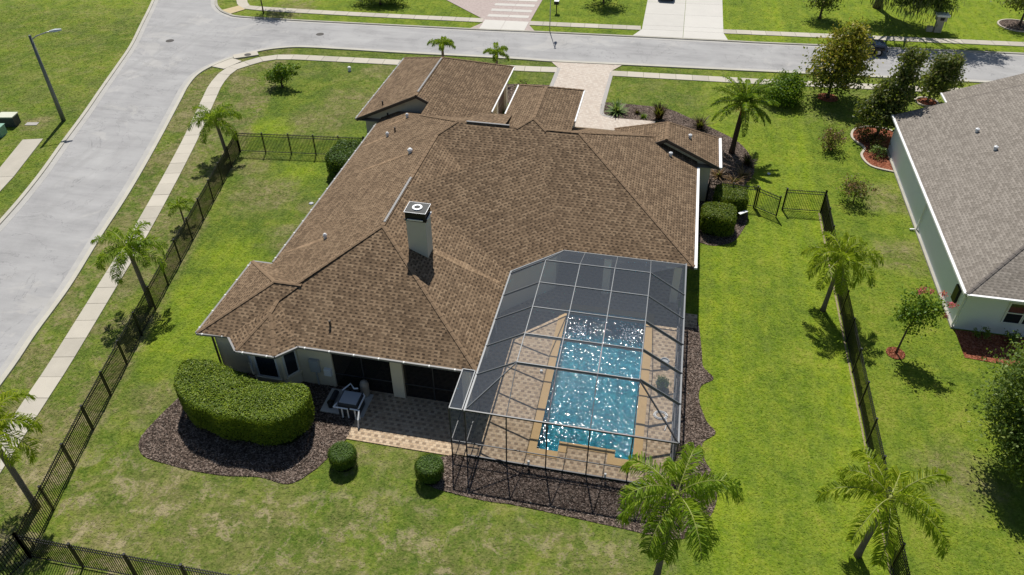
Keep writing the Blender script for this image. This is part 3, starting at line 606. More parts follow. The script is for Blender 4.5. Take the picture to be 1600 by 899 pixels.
def hip(root, x0, x1, y0, y1, ze, sl=SL, axis='y', s_hip=True, n_hip=True, mat='shingle', capm='cap', caps=True):
    if axis == 'y':
        h = (x1 - x0) / 2; xc = (x0 + x1) / 2; zr = ze + h * sl; a = (xc, y0 + (h if s_hip else 0), zr); b = (xc, y1 - (h if n_hip else 0), zr)
        face(root, [(x0, y0, ze), a, b, (x0, y1, ze)], mat); face(root, [(x1, y0, ze), (x1, y1, ze), b, a], mat)
        if s_hip: face(root, [(x0, y0, ze), (x1, y0, ze), a], mat)
        if n_hip: face(root, [(x1, y1, ze), (x0, y1, ze), b], mat)
        return a, b

# ------------------------------------------------------------------ brown house
H = thing('house', 'beige single storey house with brown shingle hip roof and square chimney', 'house', (-9, 42, 0))
ZE = 3.2
XW, XE, YS, YM, YN, XR = -20.82, -7.05, 25.85, 36.7, 52.74, 3.3       # west eave, east eave of rear wing, rear eave, pool side eave, front eave, right eave
XC = (XW + XE) / 2; hw = (XE - XW) / 2; ZR = ZE + SL * hw
YR = (YM + YN) / 2; hm = (YN - YM) / 2; ZM = ZE + SL * hm              # main ridge
XL = XW + hm; XA = XR - hm                                             # main ridge ends
ap = (XC, YS + hw, ZR); vl = (XC, YM + hw, ZR)
dA, dB = (XE, 34.02), (-4.37, YM)                                     # diagonal eave of the inner corner
# rear wing
face(H, [(XW, YS, ZE), (XE, YS, ZE), ap])
face(H, [(XW, YS, ZE), ap, vl, (XL, YR, ZM), (XW, YN, ZE)])
face(H, [(XE, YS, ZE), (XE, YM, ZE), vl, ap])
# main block
face(H, [(XE, YM, ZE), (XR, YM, ZE), (XA, YR, ZM), (XL, YR, ZM), vl])
face(H, [(XR, YM, ZE), (XR, YN, ZE), (XA, YR, ZM)])
face(H, [(XW, YN, ZE), (XL, YR, ZM), (XA, YR, ZM), (XR, YN, ZE)])
# diagonal slope filling the inner corner: rises from the diagonal eave with the same pitch
dn = Vector((-1, 1, 0)).normalized(); d0 = Vector((dA[0], dA[1], ZE)); d1 = Vector((dB[0], dB[1], ZE))
# borders with the east and pool side slopes run along the bisectors
k1 = math.tan(R_(22.5))
def up_left(t): return (XE - t, dA[1] + t * (1 / k1 - 1) * .0 + t * (math.sqrt(2) - 1), ZE + SL * t)
def up_right(t): return (dB[0] - t * (math.sqrt(2) - 1), YM + t, ZE + SL * t)
face(H, [tuple(d0), tuple(d1), up_right(hw), up_left(hw)])
# bump out at the rear left corner
bx0, by0, by1 = -22.05, 25.72, 32.05; bh = (by1 - by0) / 2; bz = ZE + SL * bh; ba = (bx0 + bh, by0 + bh, bz); bb = (XW + bh + .3, by0 + bh, bz + .004)
face(H, [(bx0, by0, ZE + .003), (bx0, by1, ZE + .003), ba]); face(H, [(bx0, by0, ZE + .003), ba, bb, (XW + .6, by0, ZE + .003)]); face(H, [(bx0, by1, ZE), (XW + .3, by1, ZE), bb, ba])
# bay roof
BP = [(-20.3, YS - .02), (-19.4, 24.88), (-17.3, 24.88), (-16.45, YS - .02)]; BA = (-18.35, 28.15, ZE + SL * 2.62)
BT = (-18.35, 27.0, ZE + .9)
for p, q in ((0, 1), (1, 2), (2, 3)):
    face(H, [(*BP[p], ZE + .004), (*BP[q], ZE + .004), BT])
face(H, [(*BP[0], ZE + .004), BT, (-18.35, 28.05, ZE + 1.0)]); face(H, [(*BP[3], ZE + .004), (-18.35, 28.05, ZE + 1.0), BT])
# garage wing
gx0, gx1, gy0, gy1 = -22.68, -12.68, 50.75, 63.0; gh = 5.0; gz = ZE + .47 * gh; gr0 = (-17.68, gy0, gz); gr1 = (-17.68, 58.2, gz)
face(H, [(gx0, gy0, ZE), gr0, gr1, (gx0, gy1, ZE)]); face(H, [(gx1, gy1, ZE), gr1, gr0, (-16.72, gy0, gz - .47 * .96), (-16.72, 46.0, gz - .47 * .96), (gx1, 46.0, ZE)]); face(H, [(gx0, gy1, ZE), gr1, (gx1, gy1, ZE)])
# tall entry roof
ex0, ex1, ey1, ez = -10.25, -5.4, 52.95, 6.12; eh = (ex1 - ex0) / 2; exc = (ex0 + ex1) / 2; erz = ez + SL * eh
eys = YM + (erz - ZE) / SL
face(H, [(ex0, 44.0, ez), (exc, eys, erz), (exc, ey1 - eh, erz), (ex0, ey1, ez)]); face(H, [(ex1, 44.0, ez), (ex1, ey1, ez), (exc, ey1 - eh, erz), (exc, eys, erz)]); face(H, [(ex0, ey1, ez), (exc, ey1 - eh, erz), (ex1, ey1, ez)])
face(H, [(exc - 1.6, eys - 1.6, erz - SL * 1.6 + .003), (exc + 1.6, eys - 1.6, erz - SL * 1.6 + .003), (exc, eys, erz + .003)])
face(H, [(-12.6, YR, ZM + .01), (ex0 + .6, YR, ZM + .01), (ex0 + .6, YR + 2.6, ZM - .45), (-11.9, YR + 2.4, ZM - .45)])
MB().box(ex0 + .45, ex1 - .45, 46, ey1 - .5, 2.5, ez - .05).build('wall', 'wall', H)
# front right wing
fx1, fx0, fy0, fy1, fxc = 4.8, -2.9, 48.66, 53.1, .95; fz = ZE + SL * (fx1 - fxc)
face(H, [(fx1, fy0, ZE), (fx1, fy1, ZE), (fxc, fy1 - 1.75, fz), (fxc, fy0, fz)]); face(H, [(fx0, fy0, ZE), (fxc, fy0, fz), (fxc, fy1 - 1.75, fz), (fx0, fy1, ZE)]); face(H, [(fx1, fy1, ZE), (fx0, fy1, ZE), (fxc, fy1 - 1.75, fz)])
# ridge and hip caps
caps_ = [((XW + bh + .0, by0 + bh, bz), ap), ((XE, YS, ZE), ap), (vl, (XL, YR, ZM)), (ap, vl), ((XR, YM, ZE), (XA, YR, ZM)), ((XA, YR, ZM), (exc + 1.0, YR, ZM)), ((XA, YR, ZM), (XR - 3.2, YN - 3.2, ZE + SL * 3.2)),
         ((XL, YR, ZM), (-16.72, 48.64, ZE + SL * 4.1)), ((bx0, by0, ZE), ba), ((bx0, by1, ZE), ba), (ba, bb), ((*BP[1], ZE), BT), ((*BP[2], ZE), BT), (BT, (-18.35, 28.0, ZE + 1.0)), (gr0, gr1), (gr1, (gx0, gy1, ZE)), (gr1, (gx1, gy1, ZE)),
         ((exc, eys, erz), (exc, ey1 - eh, erz)), ((exc - 1.0, eys - .9, erz - SL * .9), (exc, eys, erz)), ((exc + 1.0, eys - .9, erz - SL * .9), (exc, eys, erz)), ((exc, ey1 - eh, erz), (ex1, ey1, ez)), ((exc, ey1 - eh, erz), (ex0, ey1, ez)), ((fxc, fy0, fz), (fxc, fy1 - 1.75, fz)), ((fxc, fy1 - 1.75, fz), (fx1, fy1, ZE)), ((fxc, fy1 - 1.75, fz), (fx0, fy1, ZE))]
for a, b in caps_: cap(H, a, b)
# pale ridge vents
for a, b in (((XC, YS + hw + .3, ZR + .05), (XC, YS + hw + 5.2, ZR + .05)), ((XL + .6, YR, ZM + .06), (-9.3, YR, ZM + .06)), ((-17.68, 51.3, gz + .05), (-17.68, 57.9, gz + .05))):
    m = MB(); m.bar(a, b, .13, .05); m.build('ridge_vent', 'gutter', H)
# fascia, gutters
eave(H, (XW, by1 + .2), (XW, 50.2), 'gutter', (1, 0)); eave(H, (bx0, by0), (bx0, by1), 'gutter', (1, 0)); eave(H, (bx0, by1), (XW, by1), 'gutter', (0, -1))
eave(H, (bx0, by0), BP[0], 'gutter'); eave(H, BP[0], BP[1], 'gutter', (.67, .74)); eave(H, BP[1], BP[2], 'gutter'); eave(H, BP[2], BP[3], 'gutter', (-.75, .66)); eave(H, BP[3], (XE - .7, YS), 'gutter')
eave(H, (XE, YS), dA, 'gutter', (-1, 0), gut=False); eave(H, dA, dB, 'gutter', (-.7, .7), gut=False); eave(H, dB, (XR, YM), 'gutter', gut=False)
eave(H, (XR, YM - .1), (XR, 48.4), 'gutter_white', (-1, 0), w_=.17); eave(H, (gx0, gy0), (gx0, gy1), 'gutter', (1, 0)); eave(H, (gx1, 54), (gx1, gy1), 'gutter_white', (-1, 0), w_=.09)
eave(H, (ex0, 48.0), (ex0, ey1), 'gutter_white', (1, 0), ez, w_=.09); eave(H, (ex1, 47.8), (ex1, ey1), 'gutter_white', (-1, 0), ez); eave(H, (fx1, fy0), (fx1, fy1), 'gutter_white', (-1, 0), w_=.2)
# rake boards of the gables
for a, b in ((gr0, (gx0, gy0, ZE)), (gr0, (-16.72, gy0, gz - .47 * .96)), ((fxc, fy0, fz), (fx1, fy0, ZE)), ((fxc, fy0, fz), (fxc - 1.1, fy0, fz - SL * 1.1))):
    m = MB(); m.bar(Vector(a) + Vector((0, .02, -.12)), Vector(b) + Vector((0, .02, -.12)), .05, .22); m.build('rake_board', 'fascia', H)
# soffits
for (x0, x1, y0, y1) in ((XW, XE, YS, 45), (bx0, XW, by0, by1), (-12, XR, YM, YN), (XW, -12, 45, 50.6), (gx0, gx1, gy0, gy1), (-6, fx1, fy0, fy1)):
    m = MB(); m.box(x0 + .03, x1 - .03, y0 + .03, y1 - .03, ZE - .17, ZE - .13); m.build('soffit', 'soffit', H)
m = MB(); m.prism([BP[0], BP[1], BP[2], BP[3]], ZE - .16, ZE - .12); m.build('soffit', 'soffit', H)
m = MB(); m.prism([(XE, dA[1]), dB, (XE, YM)], ZE - .165, ZE - .125); m.build('soffit', 'soffit', H)
# walls
def wbox(*a, name='wall', mat='wall'): return MB().box(*a).build(name, mat, H)
W2 = ZE - .15
wbox(-21.55, -21.35, 26.3, 31.5, 0, W2); wbox(-21.55, -20.32, 31.3, 31.5, 0, W2); wbox(-20.32, -20.12, 31.5, 51.3, 0, W2)
wbox(-21.35, -19.9, 26.3, 26.5, 0, W2); wbox(-16.9, -15.0, 26.3, 26.5, 0, W2)
wbox(-15.2, -15.0, 26.5, 30.2, 0, W2); wbox(-15.0, -7.6, 30.0, 30.2, 0, W2)          # back of the covered patio
wbox(-7.8, -7.6, 30.2, 34.3, 0, W2)
m = MB(); m.prism([(-7.8, 34.2), (-5.0, 37.2), (-4.8, 37.05), (-7.6, 34.1)], 0, W2); m.build('wall', 'wall', H)
wbox(-5.0, 2.8, 40.5, 40.7, 0, W2); wbox(-5.1, -4.9, 37.2, 40.5, 0, W2); wbox(2.6, 2.8, 40.7, 52.1, 0, W2)
for x in (-1.7, 2.45): wbox(x - .22, x + .22, 37.05, 37.5, .05, W2, name='column')
wbox(-11.75, -11.12, 26.22, 26.7, .05, W2, name='column'); wbox(-7.95, -7.55, 26.22, 26.6, .05, W2, name='column')
MB().prism([(-11.95, 26.2), (-10.92, 26.2), (-10.92, 26.72), (-11.95, 26.72)], W2 - .18, W2).build('column_capital', 'wall', H)
wbox(-15.0, -7.6, 26.3, 26.5, W2 - .16, W2 + .0, name='lintel')
# arched corner brackets of the openings
for x, sgn in ((-15.0, 1), (-11.75, -1), (-11.12, 1), (-7.95, -1)):
    pts = [(x, 26.34, W2 - .16), (x, 26.34, W2 - .5)] + [(x + sgn * .5 * (1 - math.cos(a)), 26.34, W2 - .5 + .34 * math.sin(a)) for a in np.linspace(.3, math.pi / 2, 5)]
    m = MB().add(pts + [(p[0], 26.48, p[2]) for p in pts], [tuple(range(7)), tuple(range(13, 6, -1))] + [(i, (i + 1) % 7, 7 + (i + 1) % 7, 7 + i) for i in range(7)]); m.build('arch_bracket', 'wall', H)
# patio screens and sliding doors
for (x0, x1) in ((-15.0, -11.75), (-11.12, -7.95)):
    sp = MB().box(x0, x1, 26.39, 26.395, .05, W2 - .16).build('screen_panel', 'screen_dark', H); xm = (x0 + x1) / 2
    MB().box(xm - .03, xm + .03, 26.36, 26.42, .05, W2 - .16).build('mullion', 'bronze', sp); MB().box(x0, x1, 26.37, 26.41, .95, 1.01).build('rail', 'bronze', sp)
for x in (-13.4, -10.2): 
    d = MB().box(x - 1.2, x + 1.2, 29.93, 29.98, .08, 2.45).build('sliding_door', 'glass', H); MB().box(x - .04, x + .04, 29.9, 29.95, .08, 2.45).build('frame', 'trim', d)
for y0, y1 in ((31.0, 33.4),):
    d = MB().box(-7.59, -7.54, y0, y1, .08, 2.45).build('sliding_door', 'glass', H); MB().box(-7.55, -7.5, (y0 + y1) / 2 - .04, (y0 + y1) / 2 + .04, .08, 2.45).build('frame', 'trim', d)
for x in (-3.2, .6):
    d = MB().box(x - 1.3, x + 1.3, 40.43, 40.48, .08, 2.45).build('sliding_door', 'glass', H); MB().box(x - .04, x + .04, 40.4, 40.45, .08, 2.45).build('frame', 'trim', d)
# bay walls and windows
bw = [(-19.9, 26.4), (-19.12, 25.5), (-17.5, 25.5), (-16.9, 26.4)]
for i in range(3):
    a = Vector((*bw[i], 0)); b = Vector((*bw[i + 1], 0)); d = (b - a).normalized(); nn = Vector((d.y, -d.x, 0)); L = (b - a).length
    m = MB(); m.add([a, b, b - nn * .18, a - nn * .18] + [q + Vector((0, 0, W2)) for q in (a, b, b - nn * .18, a - nn * .18)], [(3, 2, 1, 0), (4, 5, 6, 7), (0, 1, 5, 4), (1, 2, 6, 5), (2, 3, 7, 6), (3, 0, 4, 7)]); m.build('wall', 'wall', H)
    f0, f1 = (.18, .82) if i != 1 else (.14, .86); p0 = a + d * L * f0; p1 = a + d * L * f1
    wn = MB(); wn.bar(p0 + nn * .015 + Vector((0, 0, 1.75)), p1 + nn * .015 + Vector((0, 0, 1.75)), .03, 1.5); wno = wn.build('window', 'glass', H)
    m = MB()
    for q in (p0, p1): m.bar(q + nn * .03 + Vector((0, 0, .95)), q + nn * .03 + Vector((0, 0, 2.55)), .08, .06)
    for z in (.97, 2.53): m.bar(p0 + nn * .032 + Vector((0, 0, z)), p1 + nn * .032 + Vector((0, 0, z)), .06, .08)
    m.build('frame', 'trim', wno)
    m = MB(); m.bar(p0 - d * .12 + nn * .06 + Vector((0, 0, .88)), p1 + d * .12 + nn * .06 + Vector((0, 0, .88)), .14, .09); m.build('sill', 'wall', wno)
# downpipe
m = MB(); m.bar((-21.6, 26.2, .1), (-21.6, 26.2, 3.05), .08); m.build('downpipe', 'fascia', H)
# garage walls, gable and doors
wbox(-22.15, -13.2, 51.3, 51.5, 0, W2); wbox(-22.15, -21.95, 51.5, 62.5, 0, W2); wbox(-22.15, -13.2, 62.3, 62.5, 0, W2); wbox(-13.4, -13.2, 51.5, 62.3, 0, W2)
m = MB(); gpl = [(-22.15, ZE - .16), (-14.2, ZE - .16), (-16.5, gz - .8), (-17.68, gz - .3)]
m.add([(x, 51.3, z) for x, z in gpl] + [(x, 51.5, z) for x, z in gpl], [(0, 1, 2, 3), (7, 6, 5, 4), (0, 4, 5, 1), (1, 5, 6, 2), (2, 6, 7, 3), (3, 7, 4, 0)]); m.build('gable_wall', 'wall', H)
MB().box(-20.32, -20.2, 51.24, 51.3, 0, W2 + .6).build('corner_trim', 'fascia', H)
for y0, y1 in ((54.0, 56.6), (58.2, 60.8)):
    d = MB().box(-13.22, -13.14, y0, y1, .05, 2.3).build('garage_door', 'brown_door', H)
    for z in (.55, 1.05, 1.55): MB().box(-13.15, -13.12, y0 + .1, y1 - .1, z, z + .38).build('panel', 'brown_door', d)
for y in (53.6, 57.4, 61.2): wbox(-13.2, -12.95, y - .3, y + .3, 0, W2, name='pillar')
# front right gable
wbox(2.8, 4.3, 49.2, 49.4, 0, W2); wbox(4.1, 4.3, 49.4, 52.6, 0, W2)
m = MB(); gpl = [(-2.2, ZE - .16), (4.3, ZE - .16), (fxc, fz - .3)]
m.add([(x, 49.2, z) for x, z in gpl] + [(x, 49.4, z) for x, z in gpl], [(0, 1, 2), (5, 4, 3), (0, 3, 4, 1), (1, 4, 5, 2), (2, 5, 3, 0)]); m.build('gable_wall', 'wall', H)
wbox(-20.3, 2.7, 51.9, 52.1, 0, W2)
# chimney
cx0, cx1, cy0, cy1 = -12.27, -11.2, 31.98, 32.9
ch = MB().box(cx0, cx1, cy0, cy1, 4.6, 7.45).build('chimney', plain('chimney_stucco', (.55, .52, .44), .9, .15, var=.07, scale=2, grain=.006), H)
m = MB(); m.box(cx0 - .06, cx1 + .06, cy0 - .06, cy1 + .06, 7.45, 7.53); m.build('chimney_base_flashing', 'black', ch)
m = MB()
for (x0, x1, y0, y1) in ((cx0 - .02, cx1 + .02, cy0 - .02, cy0 + .02), (cx0 - .02, cx1 + .02, cy1 - .02, cy1 + .02), (cx0 - .02, cx0 + .02, cy0 + .02, cy1 - .02), (cx1 - .02, cx1 + .02, cy0 + .02, cy1 - .02)): m.box(x0, x1, y0, y1, 7.535, 7.95)
m.build('chimney_cap', 'black', ch)
m = MB(); m.box(cx0 - .05, cx1 + .05, cy0 - .05, cy1 + .05, 7.95, 7.99); m.build('cap_plate', 'black', ch)
m = MB()
for a, b in (((cx0 - .05, cy0 - .05), (cx1 + .05, cy0 - .05)), ((cx1 + .05, cy0 - .05), (cx1 + .05, cy1 + .05)), ((cx1 + .05, cy1 + .05), (cx0 - .05, cy1 + .05)), ((cx0 - .05, cy1 + .05), (cx0 - .05, cy0 - .05))): m.bar((*a, 7.99), (*b, 7.99), .02, .02)
for a, b in (((cx0 + .1, cy0 - .09), (cx1 - .1, cy0 - .09)), ((cx1 + .09, cy0 + .1), (cx1 + .09, cy1 - .1))): m.bar((*a, 7.56), (*b, 7.56), .05, .07)
m.build('cap_rim', 'flue', ch)
m = MB(); m.lathe(((cx0 + cx1) / 2, (cy0 + cy1) / 2, 7.99), [(.27, 0), (.27, .06), (.17, .06), (.15, -.0)], 24); m.build('flue', 'flue', ch)
m = MB(); m.lathe(((cx0 + cx1) / 2, (cy0 + cy1) / 2, 8.0), [(.16, .0), (.16, .02), (.1, .02)], 20); m.build('flue_throat', 'black', ch)
# roof vents
zw = lambda x: ZE + SL * (x - XW)
for x, y, r_ in ((-15.33, 42.0, .17), (-18.6, 46.6, .13), (-17.9, 49.1, .12), (-17.8, 33.3, .12)):
    MB().lathe((x, y, zw(x) - .05), [(r_ * .7, 0), (r_ * .7, .22), (r_, .2), (r_ * .95, .3), (r_ * .5, .38), (.01, .4)], 14).build('roof_vent', 'whitecap', H)
    # washed streak of pale granules below the vent is part of the shingles
MB().tube([(-18.15, 47.0, zw(-18.15) - .1), (-18.15, 47.0, zw(-18.15) + .35)], .06, 10).build('vent_pipe', 'fascia', H)
MB().tube([(-15.1, 27.05, 3.65), (-15.1, 27.05, 4.1)], .06, 10).build('vent_pipe', 'fascia', H)
MB().tube([(-20.7, 51.6, 4.0), (-20.7, 51.6, 4.45)], .06, 10).build('vent_pipe', 'fascia', H)
for x, y, z in ((1.35, 48.0, ZE + SL * 1.95), (2.6, 50.7, ZE + SL * 2.2)): MB().lathe((x, y, z - .05), [(.09, 0), (.09, .22), (.14, .2), (.13, .3), (.01, .38)], 14).build('roof_vent', 'whitecap', H)
MB().bar((-1.5, 52.85, 3.05), (-1.5, 52.85, 3.3), .2, .2).build('gutter_end', 'gutter_white', H)

for (x, y, L_) in ((-15.5, 42.0, 3.4), (-18.75, 46.6, 1.9), (-17.95, 33.3, 2.4), (-18.05, 49.1, 1.6)):
    rgs = np.random.default_rng(int(-x * 10)); n_ = 9; top = []; bot = []
    for i in range(n_):
        xx = x - L_ * i / (n_ - 1); wd = .05 + .13 * math.sin(math.pi * min(1, .15 + i / n_)) + float(rgs.normal(0, .02)); off = -.35 * i / n_
        top.append((xx, y + off + wd, zw(xx) + .012)); bot.append((xx, y + off - wd, zw(xx) + .012))
    MB().add(top + bot, [(i, i + 1, n_ + i + 1, n_ + i) for i in range(n_ - 1)]).build('washed_streak', 'streak', H, uv=True)
ze_ = lambda x: ZE + SL * (XE - x)
top = []; bot = []; rgs = np.random.default_rng(5)
for i in range(9):
    xx = -11.1 + 3.7 * i / 8; wd = .28 * (1 - .6 * i / 8) + float(rgs.normal(0, .04)); top.append((xx, 32.75 + wd, ze_(xx) + .012)); bot.append((xx, 32.75 - wd, ze_(xx) + .012))
MB().add(bot + top, [(i, i + 1, 9 + i + 1, 9 + i) for i in range(8)]).build('washed_streak', 'streak', H, uv=True)
struct(MB().box(2.86, 3.95, 34.95, 36.2, -.02, .055).build('paver_pad', 'pave'))

# ------------------------------------------------------------------ pool screen enclosure
S = thing('pool_screen_enclosure', 'dark mesh pool cage with pale aluminium frame and mansard roof', 'screen enclosure', (-1.8, 29, 0))
ZS, ZT = 3.35, 4.6
def sbar(a, b, w_=.06, h=.09, mat='alum', name='beam'):
    w_ *= .8; h *= .85; return MB().bar(a, b, w_, h).build(name, mat, S)
def spanel(pts, name='screen_panel'):
    return MB().add(pts, [tuple(range(len(pts)))]).build(name, 'screen', S)
Yb = [25.5, 27.56, 29.65, 31.7, 33.72]; xt0, xt1 = -4.97, .8
Xt = [xt0, -3.05, -1.13, xt1]
YF = 36.55
# flat top
for i in range(len(Yb) - 1):
    for j in range(3): spanel([(Xt[j], Yb[i], ZT), (Xt[j + 1], Yb[i], ZT), (Xt[j + 1], Yb[i + 1], ZT), (Xt[j], Yb[i + 1], ZT)])
for y in Yb:
    big = y < 30
    for j in range(3): sbar((Xt[j], y, ZT - (.05 if big else 0)), (Xt[j + 1], y, ZT - (.05 if big else 0)), .055, .2 if big else .11)
    sbar((xt0, y, ZT), (xs0, y, ZS), .055, .12); sbar((xt1, y, ZT), (xs1, y, ZS), .055, .2 if big else .12)
for x in Xt:
    for i in range(len(Yb) - 1): sbar((x, Yb[i], ZT + .01), (x, Yb[i + 1], ZT + .01), .05, .06)
# side slopes
Le = [25.5, 27.56, 29.65, 31.7, 33.72]
for i in range(4):
    spanel([(xs0, Le[i], ZS), (xt0, Yb[i], ZT), (xt0, Yb[i + 1], ZT), (xs0, Le[i + 1], ZS)]); spanel([(xs1, Le[i], ZS), (xs1, Le[i + 1], ZS), (xt1, Yb[i + 1], ZT), (xt1, Yb[i], ZT)])
# back slope
Xb = [xs0, -5.0, -3.08, -1.12, .82, xs1]
for j in range(3): spanel([(Xb[j + 1], ys0, ZS), (Xb[j + 2], ys0, ZS), (Xt[j + 1], Yb[0], ZT), (Xt[j], Yb[0], ZT)])
spanel([(xs0, ys0, ZS), (Xb[1], ys0, ZS), (xt0, Yb[0], ZT)]); spanel([(xs0, ys0, ZS), (xt0, Yb[0], ZT), (xs0, Yb[0], ZS)])
spanel([(xs1, ys0, ZS), (xt1, Yb[0], ZT), (Xb[4], ys0, ZS)]); spanel([(xs1, ys0, ZS), (xs1, Yb[0], ZS), (xt1, Yb[0], ZT)])
sbar((xs0, ys0, ZS), (xt0, Yb[0], ZT), .05, .07); sbar((xs1, ys0, ZS), (xt1, Yb[0], ZT), .06, .1, 'bronze')
for j in range(1, 5): sbar((Xb[j], ys0, ZS), (Xt[j - 1], Yb[0], ZT), .045, .06, 'alum' if j < 4 else 'bronze')
# slope down to the house eave
for j in range(3): spanel([(Xt[j], Yb[-1], ZT), (Xt[j + 1], Yb[-1], ZT), (Xt[j + 1] , YF, ZS), (Xt[j] if j else -4.3, YF, ZS)])
spanel([(xt1, Yb[-1], ZT), (xs1, Yb[-1], ZS), (xs1, YF, ZS), (xt1, YF, ZS)]); spanel([(xt0, Yb[-1], ZT), (-4.3, YF, ZS), (xs0, 33.95, ZS), (xs0, Yb[-1], ZS)])
for j in range(1, 4): sbar((Xt[j], Yb[-1], ZT), (Xt[j], YF, ZS), .05, .08)
sbar((xt0, Yb[-1], ZT), (-4.3, YF, ZS), .05, .08)
# eave rails
sbar((xs0, ys0 - .05, ZS), (xs0, 33.95, ZS), .11, .12); sbar((xs1, ys0, ZS), (xs1, YF + .1, ZS), .1, .12); sbar((-4.3, YF, ZS), (xs1, YF, ZS), .07, .09); sbar((xs0, 33.95, ZS), (-4.3, YF, ZS), .07, .09)
sbar((xs0, ys0, ZS), (xs1, ys0, ZS), .08, .1, 'bronze')
# back wall
for j in range(5):
    spanel([(Xb[j], ys0, .06), (Xb[j + 1], ys0, .06), (Xb[j + 1], ys0, ZS), (Xb[j], ys0, ZS)])
    for z in (1.05,): sbar((Xb[j], ys0, z), (Xb[j + 1], ys0, z), .05, .06, 'bronze', 'rail')
    sbar((Xb[j], ys0, .1), (Xb[j + 1], ys0, .1), .08, .12, 'bronze', 'rail')
for x in Xb: sbar((x, ys0, .05), (x, ys0, ZS), .07, .07, 'bronze', 'post')
for x in (-3.9, -.2): 
    MB().box(x - .05, x + .05, ys0 - .12, ys0 - .02, .25, .5).build('light_fitting', 'trim', S)
# left return wall and right wall
spanel([(xs0, ys0, .06), (xs0, 25.9, .06), (xs0, 25.9, ZS), (xs0, ys0, ZS)]); sbar((xs0, ys0, 1.05), (xs0, 25.9, 1.05), .05, .06, 'bronze', 'rail'); sbar((xs0, 25.85, .05), (xs0, 25.85, ZS), .07, .07, 'bronze', 'post')
Yr = [ys0] + Yb + [YF]
for i in range(len(Yr) - 1):
    spanel([(xs1, Yr[i], .06), (xs1, Yr[i + 1], .06), (xs1, Yr[i + 1], ZS), (xs1, Yr[i], ZS)])
    sbar((xs1, Yr[i], 1.05), (xs1, Yr[i + 1], 1.05), .05, .06, 'bronze', 'rail'); sbar((xs1, Yr[i], .1), (xs1, Yr[i + 1], .1), .08, .12, 'bronze', 'rail')
    if i: sbar((xs1, Yr[i], .05), (xs1, Yr[i], ZS - .05), .07, .07, 'bronze', 'post')
sbar((xs1, Yr[3], .1), (xs1, Yr[4], ZS - .1), .03, .03, 'bronze', 'brace')
# narrow side box beside the patio
nx0 = -7.72
spanel([(nx0, ys0, ZS - .02), (xs0 - .1, ys0, ZS - .02), (xs0 - .1, YS - .1, ZS - .02), (nx0, YS - .1, ZS - .02)])
spanel([(nx0, ys0, .06), (xs0 - .1, ys0, .06), (xs0 - .1, ys0, ZS), (nx0, ys0, ZS)]); spanel([(nx0, ys0, .06), (nx0, 26.2, .06), (nx0, 26.2, ZS), (nx0, ys0, ZS)])
for a, b in (((nx0, ys0), (xs0 - .1, ys0)), ((nx0, YS - .1), (xs0 - .1, YS - .1)), ((nx0, ys0), (nx0, YS - .1)), ((xs0 - .12, ys0), (xs0 - .12, YS - .1))): sbar((*a, ZS), (*b, ZS), .06, .08)
sbar((nx0, ys0, .05), (nx0, ys0, ZS), .07, .07, 'bronze', 'post'); sbar((nx0, ys0, 1.05), (xs0, ys0, 1.05), .05, .06, 'bronze', 'rail'); sbar((nx0, ys0, 1.05), (nx0, 26.0, 1.05), .05, .06, 'bronze', 'rail')

# ------------------------------------------------------------------ neighbour house
Q = thing('house', 'pale neighbour house with grey shingle roof and white gutters', 'house', (28, 50, 0))
ze = 2.85; nx, ny, nyn = 18.42, 37.7, 60.5; hwn = 10.5; sn = .40; g = 'shingle_grey'
apx = (nx + hwn, ny + hwn, ze + sn * hwn)
face(Q, [(nx, ny, ze), apx, (nx + hwn, nyn, ze + sn * hwn), (nx, nyn, ze)], g); face(Q, [(nx, ny, ze), (nx + 2 * hwn, ny, ze), apx], g); face(Q, [(nx + 2 * hwn, ny, ze), (nx + 2 * hwn, nyn, ze), (nx + hwn, nyn, ze + sn * hwn), apx], g)
cap(Q, (nx, ny, ze), apx, 'cap_grey'); cap(Q, apx, (nx + hwn, nyn, ze + sn * hwn), 'cap_grey')
for x0, y1 in ((23.1, 65.6), (27.0, 67.4)):
    face(Q, [(x0, 55, ze), (x0 + 9, 55, ze + sn * 9), (x0 + 9, y1, ze + sn * 9), (x0, y1, ze)], g); face(Q, [(x0 + 18, 55, ze), (x0 + 18, y1, ze), (x0 + 9, y1, ze + sn * 9), (x0 + 9, 55, ze + sn * 9)], g)
    eave(Q, (x0, nyn + .3), (x0, y1), 'gutter_white', (1, 0), ze, w_=.12)
    m = MB(); gp = [(x0 + .35, .0), (x0 + 17, .0), (x0 + 17, ze - .1), (x0 + 9, ze + sn * 9 - .3), (x0 + .35, ze - .1)]
    m.add([(x, y1 - .4, z) for x, z in gp] + [(x, y1 - .6, z) for x, z in gp], [(0, 1, 2, 3, 4), (9, 8, 7, 6, 5)] + [(i, 5 + i, 5 + (i + 1) % 5, (i + 1) % 5) for i in range(5)]); m.build('gable_wall', 'wall_nb', Q)
    MB().box(x0 + .35, x0 + .55, 56, y1 - .6, 0, ze - .1).build('wall', 'wall_nb', Q)
